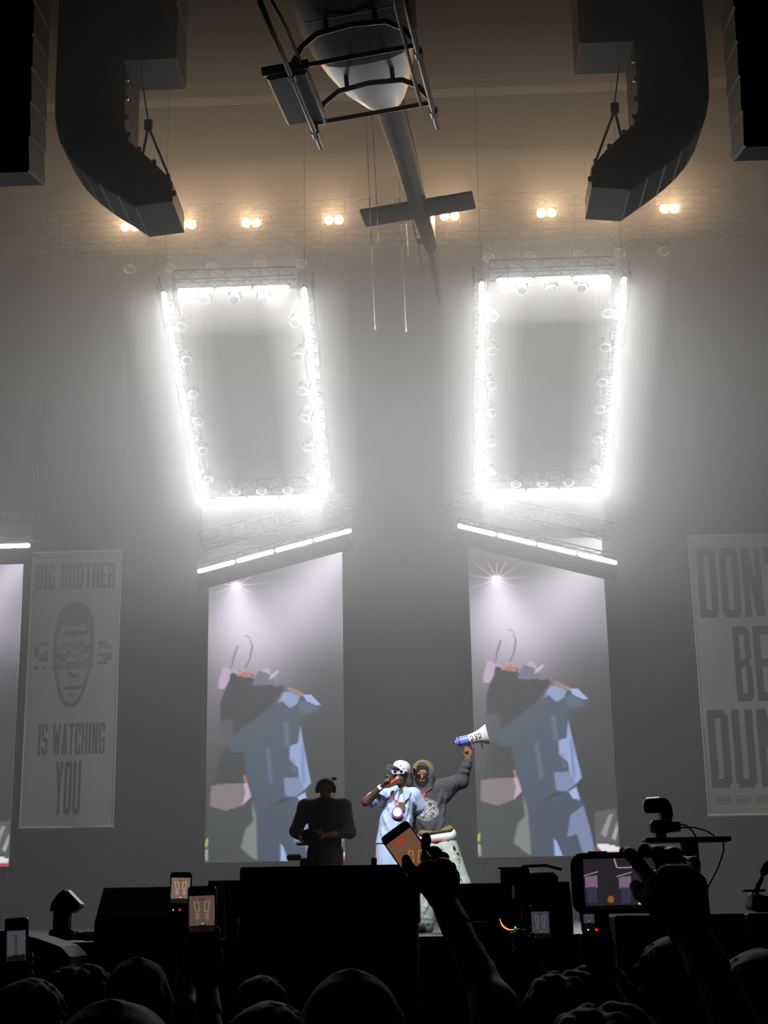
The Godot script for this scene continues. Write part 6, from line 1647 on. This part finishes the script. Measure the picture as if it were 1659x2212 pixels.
func make_crowd() -> void:
	crowd_materials()
	# the arm that crosses the performers, with a phone gripped aslant
	var w := Vector3(-0.006, 1.936, -3.36)
	var e := Vector3(0.1, 1.705, -3.1)
	var P := func(a: Array) -> Array:
		var o := []
		for q in a: o.append(bone(q[0], q[1], q[2], q[3]))
		return o
	var hb: Array = P.call([
		[w, Vector3(-0.03, 1.985, -3.372), 0.031, 0.03], [w, Vector3(0.0, 1.992, -3.385), 0.031, 0.027], [w + Vector3(0.012, 0.0, 0), Vector3(0.015, 1.975, -3.39), 0.03, 0.024],
		[Vector3(-0.032, 1.99, -3.385), Vector3(-0.043, 2.032, -3.412), 0.0135, 0.0115], [Vector3(-0.043, 2.032, -3.412), Vector3(-0.036, 2.056, -3.398), 0.0115, 0.0108], [Vector3(-0.036, 2.056, -3.398), Vector3(-0.035, 2.066, -3.385), 0.0108, 0.0095],
		[Vector3(-0.013, 1.998, -3.39), Vector3(-0.016, 2.033, -3.424), 0.0135, 0.0118], [Vector3(-0.016, 2.033, -3.424), Vector3(-0.045, 2.036, -3.42), 0.0115, 0.0105], [Vector3(-0.045, 2.036, -3.42), Vector3(-0.058, 2.02, -3.415), 0.0105, 0.009],
		[Vector3(0.004, 1.992, -3.395), Vector3(0.003, 2.02, -3.428), 0.013, 0.0115], [Vector3(0.003, 2.02, -3.428), Vector3(-0.028, 2.014, -3.424), 0.011, 0.0102], [Vector3(-0.028, 2.014, -3.424), Vector3(-0.046, 2.0, -3.42), 0.0102, 0.009],
		[Vector3(0.018, 1.977, -3.393), Vector3(0.02, 1.998, -3.424), 0.0118, 0.0102], [Vector3(0.02, 1.998, -3.424), Vector3(-0.006, 1.992, -3.42), 0.01, 0.009], [Vector3(-0.006, 1.992, -3.42), Vector3(-0.024, 1.984, -3.418), 0.009, 0.008],
		[Vector3(-0.03, 1.95, -3.358), Vector3(-0.058, 1.975, -3.35), 0.021, 0.017], [Vector3(-0.058, 1.975, -3.35), Vector3(-0.078, 2.0, -3.368), 0.016, 0.0125], [Vector3(-0.078, 2.0, -3.368), Vector3(-0.082, 2.017, -3.38), 0.0125, 0.0105]])
	onlooker("dark-haired onlooker whose raised arm crosses the performers with a tilted phone", Vector3(0.3, 1.71, -2.95), "curly", "hair_dark", "shirt_dark", [[-1, e, w]], [at_hand(w, hb, e)])
	phone("phone tilted sideways by a hand in front of the singer, amber picture", Vector3(-0.068, 2.022, -3.402), 0.6, Vector2(0.074, 0.15), Rect2(0.04, 0.13, 0.92, 0.8), "phone_picture_amber", false)
	# the big hand round a phone held sideways
	w = Vector3(0.398, 1.868, -2.48)
	e = Vector3(0.45, 1.66, -2.27)
	hb = P.call([
		[w, Vector3(0.36, 1.93, -2.53), 0.034, 0.024], [w, Vector3(0.378, 1.945, -2.535), 0.034, 0.026], [w, Vector3(0.4, 1.945, -2.535), 0.034, 0.026], [w, Vector3(0.416, 1.935, -2.53), 0.034, 0.024],
		[Vector3(0.355, 1.936, -2.54), Vector3(0.336, 1.97, -2.58), 0.014, 0.0118], [Vector3(0.336, 1.97, -2.58), Vector3(0.323, 1.99, -2.598), 0.0115, 0.0105], [Vector3(0.323, 1.99, -2.598), Vector3(0.315, 1.996, -2.615), 0.0105, 0.0092],
		[Vector3(0.376, 1.955, -2.545), Vector3(0.37, 1.99, -2.59), 0.0142, 0.0125], [Vector3(0.37, 1.99, -2.59), Vector3(0.352, 1.998, -2.618), 0.012, 0.011], [Vector3(0.352, 1.998, -2.618), Vector3(0.342, 1.982, -2.63), 0.011, 0.0095],
		[Vector3(0.398, 1.955, -2.545), Vector3(0.398, 1.988, -2.59), 0.0142, 0.0125], [Vector3(0.398, 1.988, -2.59), Vector3(0.384, 1.994, -2.62), 0.012, 0.011], [Vector3(0.384, 1.994, -2.62), Vector3(0.372, 1.978, -2.632), 0.011, 0.0095],
		[Vector3(0.418, 1.944, -2.54), Vector3(0.428, 1.972, -2.585), 0.0135, 0.0118], [Vector3(0.428, 1.972, -2.585), Vector3(0.414, 1.976, -2.615), 0.0115, 0.0105], [Vector3(0.414, 1.976, -2.615), Vector3(0.4, 1.962, -2.63), 0.0105, 0.009],
		[Vector3(0.38, 1.885, -2.49), Vector3(0.352, 1.905, -2.53), 0.024, 0.018], [Vector3(0.352, 1.905, -2.53), Vector3(0.335, 1.925, -2.572), 0.017, 0.0135], [Vector3(0.335, 1.925, -2.572), Vector3(0.328, 1.937, -2.588), 0.0135, 0.011]])
	onlooker("onlooker gripping a cased phone sideways beside the remote camera", Vector3(0.52, 1.66, -2.1), "short", "hair_dark", "shirt_dark", [[-1, e, w]], [at_hand(w, hb, e)])
	var cs := phone("black cased phone held sideways showing a wide view of the stage", Vector3(0.306, 1.943, -2.6), 0.0, Vector2(0.172, 0.102), Rect2(0.125, 0.1, 0.8, 0.82), "phone_wide_picture", false, "rubber")
	# two phones side by side over the large wedge
	var gr := []
	gr = grip(Vector3(-0.625, 1.9, -3.9))
	onlooker("brown-haired onlooker holding the larger upright phone over the wedge", Vector3(-0.4, 1.71, -3.45), "short", "hair_brown", "shirt_dark", [[-1, gr[1], gr[0]]], [at_hand(gr[0], gr[2], gr[1])])
	phone("larger upright phone with a bright top edge, filming both LED frames", Vector3(-0.625, 1.9, -3.9), 0.02, Vector2(0.074, 0.15), Rect2(0.05, 0.16, 0.9, 0.6), "phone_picture_dim", false)
	gr = grip(Vector3(-0.91, 1.972, -5.2))
	onlooker("fair-haired onlooker holding the slimmer phone with the red record button", Vector3(-0.98, 1.77, -4.85), "long", "hair_fair", "shirt_grey", [[1, gr[1], gr[0]]], [at_hand(gr[0], gr[2], gr[1])])
	phone("slimmer upright phone with a red record button, filming the stage", Vector3(-0.91, 1.972, -5.2), -0.03, Vector2(0.075, 0.152), Rect2(0.06, 0.12, 0.88, 0.56), "phone_picture", true)
	# smaller phones further off
	gr = grip(Vector3(0.347, 1.845, -5.5))
	onlooker("dark-haired onlooker filming below the broadcast camera", Vector3(0.5, 1.71, -5.1), "curly", "hair_dark", "shirt_grey", [[-1, gr[1], gr[0]]], [at_hand(gr[0], gr[2], gr[1])])
	phone("small upright phone below the broadcast camera showing the frames", Vector3(0.347, 1.845, -5.5), 0.0, Vector2(0.072, 0.148), Rect2(0.06, 0.16, 0.88, 0.62), "phone_picture_cool", false)
	gr = grip(Vector3(-1.305, 1.83, -4.6))
	onlooker("dark-haired onlooker holding up the pale phone under the face banner", Vector3(-1.15, 1.74, -4.2), "short", "hair_dark", "shirt_dark", [[-1, gr[1], gr[0]]], [at_hand(gr[0], gr[2], gr[1])])
	phone("pale glowing phone under the face banner", Vector3(-1.305, 1.83, -4.6), 0.05, Vector2(0.072, 0.148), Rect2(0.1, 0.25, 0.8, 0.6), "phone_picture_pale", false)
	gr = grip(Vector3(0.417, 1.895, -4.2))
	onlooker("tall dark-haired onlooker filming below the cased phone", Vector3(0.58, 1.83, -3.85), "short", "hair_dark", "shirt_dark", [[-1, gr[1], gr[0]]], [at_hand(gr[0], gr[2], gr[1])])
	phone("phone with a red record button half hidden under the cased phone", Vector3(0.417, 1.895, -4.2), 0.0, Vector2(0.074, 0.15), Rect2(0.05, 0.1, 0.4, 0.74), "phone_picture_cool", true)
	var t := thing("compact_camera", "small compact camera with a red lit display in the crowd", "camera", Vector3(0.235, 1.795, -4.6))
	var g := Geo.new(); g.box(Vector3.ZERO, Vector3(0.06, 0.036, 0.02), 0.004, Transform3D(Basis(Vector3.BACK, 0.35), Vector3.ZERO)); part(t, "body", g, "phone_black")
	g = Geo.new(); g.box(Vector3(-0.008, 0, 0.011), Vector3(0.03, 0.018, 0.002), 0.0005, Transform3D(Basis(Vector3.BACK, 0.35), Vector3.ZERO)); part(t, "display_screen", g, "record_dim")
	w = Vector3(0.262, 1.74, -4.575)
	e = Vector3(0.36, 1.5, -4.45)
	hb = hand_bones(w, Vector3(-0.25, 1, -0.2), Vector3(-1, -0.2, 0.1), 0.8, Vector3(0.22, 1.79, -4.575), 0.85)
	onlooker("curly-haired onlooker holding up the compact camera", Vector3(0.33, 1.72, -4.25), "curly", "hair_brown", "shirt_dark", [[-1, e, w]], [at_hand(w, hb, e)])
	# people with lowered arms
	onlooker("fair-haired onlooker with hair lit from above, before the subwoofer stack", Vector3(-0.185, 1.788, -3.0), "long", "hair_fair", "shirt_grey")
	onlooker("brown-haired onlooker whose crown alone rises below the wedge", Vector3(-0.5, 1.775, -2.3), "long", "hair_brown", "shirt_dark")
	onlooker("short-haired onlooker between the wedge and the subwoofer stack", Vector3(-0.69, 1.68, -5.7), "short", "hair_dark", "shirt_dark")
	onlooker("onlooker in a red shirt under the slogan banner", Vector3(0.66, 1.812, -3.2), "short", "hair_brown", "shirt_red")
	onlooker("dark-haired onlooker below the arrow-shaped floor light", Vector3(-1.25, 1.73, -5.2), "curly", "hair_dark", "shirt_grey")

# ---------------------------------------------------------------- the scene
func _ready() -> void:
	var cam := Camera3D.new()
	cam.name = "camera"
	cam.fov = 38.62
	cam.far = 200.0
	cam.transform = Transform3D(Basis(Vector3.UP, deg_to_rad(2.0)) * Basis(Vector3.RIGHT, deg_to_rad(15.34)) * Basis(Vector3.BACK, deg_to_rad(-1.0)), Vector3(0, 1.9, 0))
	add_child(cam)
	var we := WorldEnvironment.new()
	we.name = "world_environment"
	var env := Environment.new()
	env.background_mode = Environment.BG_COLOR
	env.background_color = Color.BLACK
	env.tonemap_mode = Environment.TONE_MAPPER_LINEAR
	env.tonemap_exposure = 1.25
	env.sdfgi_enabled = true
	env.ssao_enabled = true
	env.ssil_enabled = true
	env.volumetric_fog_enabled = true
	env.volumetric_fog_density = 0.0
	we.environment = env
	add_child(we)
	make_materials()
	make_setting()
	make_haze()
	make_rig()
	make_screens()
	make_banners()
	make_helicopter()
	make_speakers()
	make_stage()
	make_performers()
	make_crowd()

func make_haze() -> void:   # stage haze: a thin bank over the whole stage house and a thicker layer hanging round the lights
	var box := RenderingServer.FOG_VOLUME_SHAPE_BOX
	var round_ := RenderingServer.FOG_VOLUME_SHAPE_ELLIPSOID
	# thin haze everywhere on stage; a thick bank behind, its underside sloping up towards the crowd
	var banks := [["stage_haze", "thin grey haze filling the stage house", Vector3(51, 15.8, 20.6), Vector3(0, 7.9, -25.1), 0.014, 0.0], ["haze_bank", "thick bank of haze hanging round the LED frames", Vector3(50.8, 9.0, 15.8), Vector3(0, 11.3, -29.2), 0.034, -18.4]]
	for h in banks:
		var f := FogVolume.new()
		f.name = numbered(h[0])
		f.shape = box
		f.rotation.x = deg_to_rad(h[5])
		f.size = h[2]
		f.position = h[3]
		var m := FogMaterial.new()
		m.density = h[4]
		m.albedo = Color(0.955, 0.965, 0.975)
		f.material = m
		add_child(f, true)
		tag(f, h[1], "haze", "haze banks", "stuff")
	# added haze: a denser roll along each tube, put in to imitate its bloom
	var tubes := []
	for x in [-4.62, -2.15, 0.95, 3.42]: tubes.append([Vector3(x, 9.94, -28.0), Vector3(x, 12.46, -23.5)])
	for x in [[-4.38, -2.39], [1.19, 3.18]]:
		tubes.append([Vector3(x[0], 9.94, -28.0), Vector3(x[1], 9.94, -28.0)])
		tubes.append([Vector3(x[0], 12.46, -23.5), Vector3(x[1], 12.46, -23.5)])
	var vm := FogMaterial.new()
	vm.density = 0.065
	vm.albedo = Color(0.955, 0.965, 0.975)
	for q in tubes:
		var f := FogVolume.new()
		f.name = numbered("added_glow_haze")
		f.shape = RenderingServer.FOG_VOLUME_SHAPE_CYLINDER
		f.size = Vector3(1.5, (q[0] as Vector3).distance_to(q[1]) + 0.4, 1.5)
		var y := ((q[1] as Vector3) - (q[0] as Vector3)).normalized()
		var x := y.cross(Vector3(0, 1, 1)).normalized()
		f.transform = Transform3D(Basis(x, y, x.cross(y)), ((q[0] as Vector3) + (q[1] as Vector3)) / 2)
		f.material = vm
		add_child(f, true)
		tag(f, "added roll of denser haze for the bloom round an LED tube", "haze", "added haze along the LED tubes", "stuff")
	var f := FogVolume.new()                                      # and a long roll added along the blinders for their halo
	f.name = numbered("added_glow_haze")
	f.shape = round_
	f.size = Vector3(15.0, 2.2, 2.0)
	f.position = Vector3(-0.5, 14.95, -25.5)
	f.material = vm
	add_child(f, true)
	tag(f, "long roll of haze added for the halo of the amber blinders", "haze", "added haze along the blinders", "stuff")
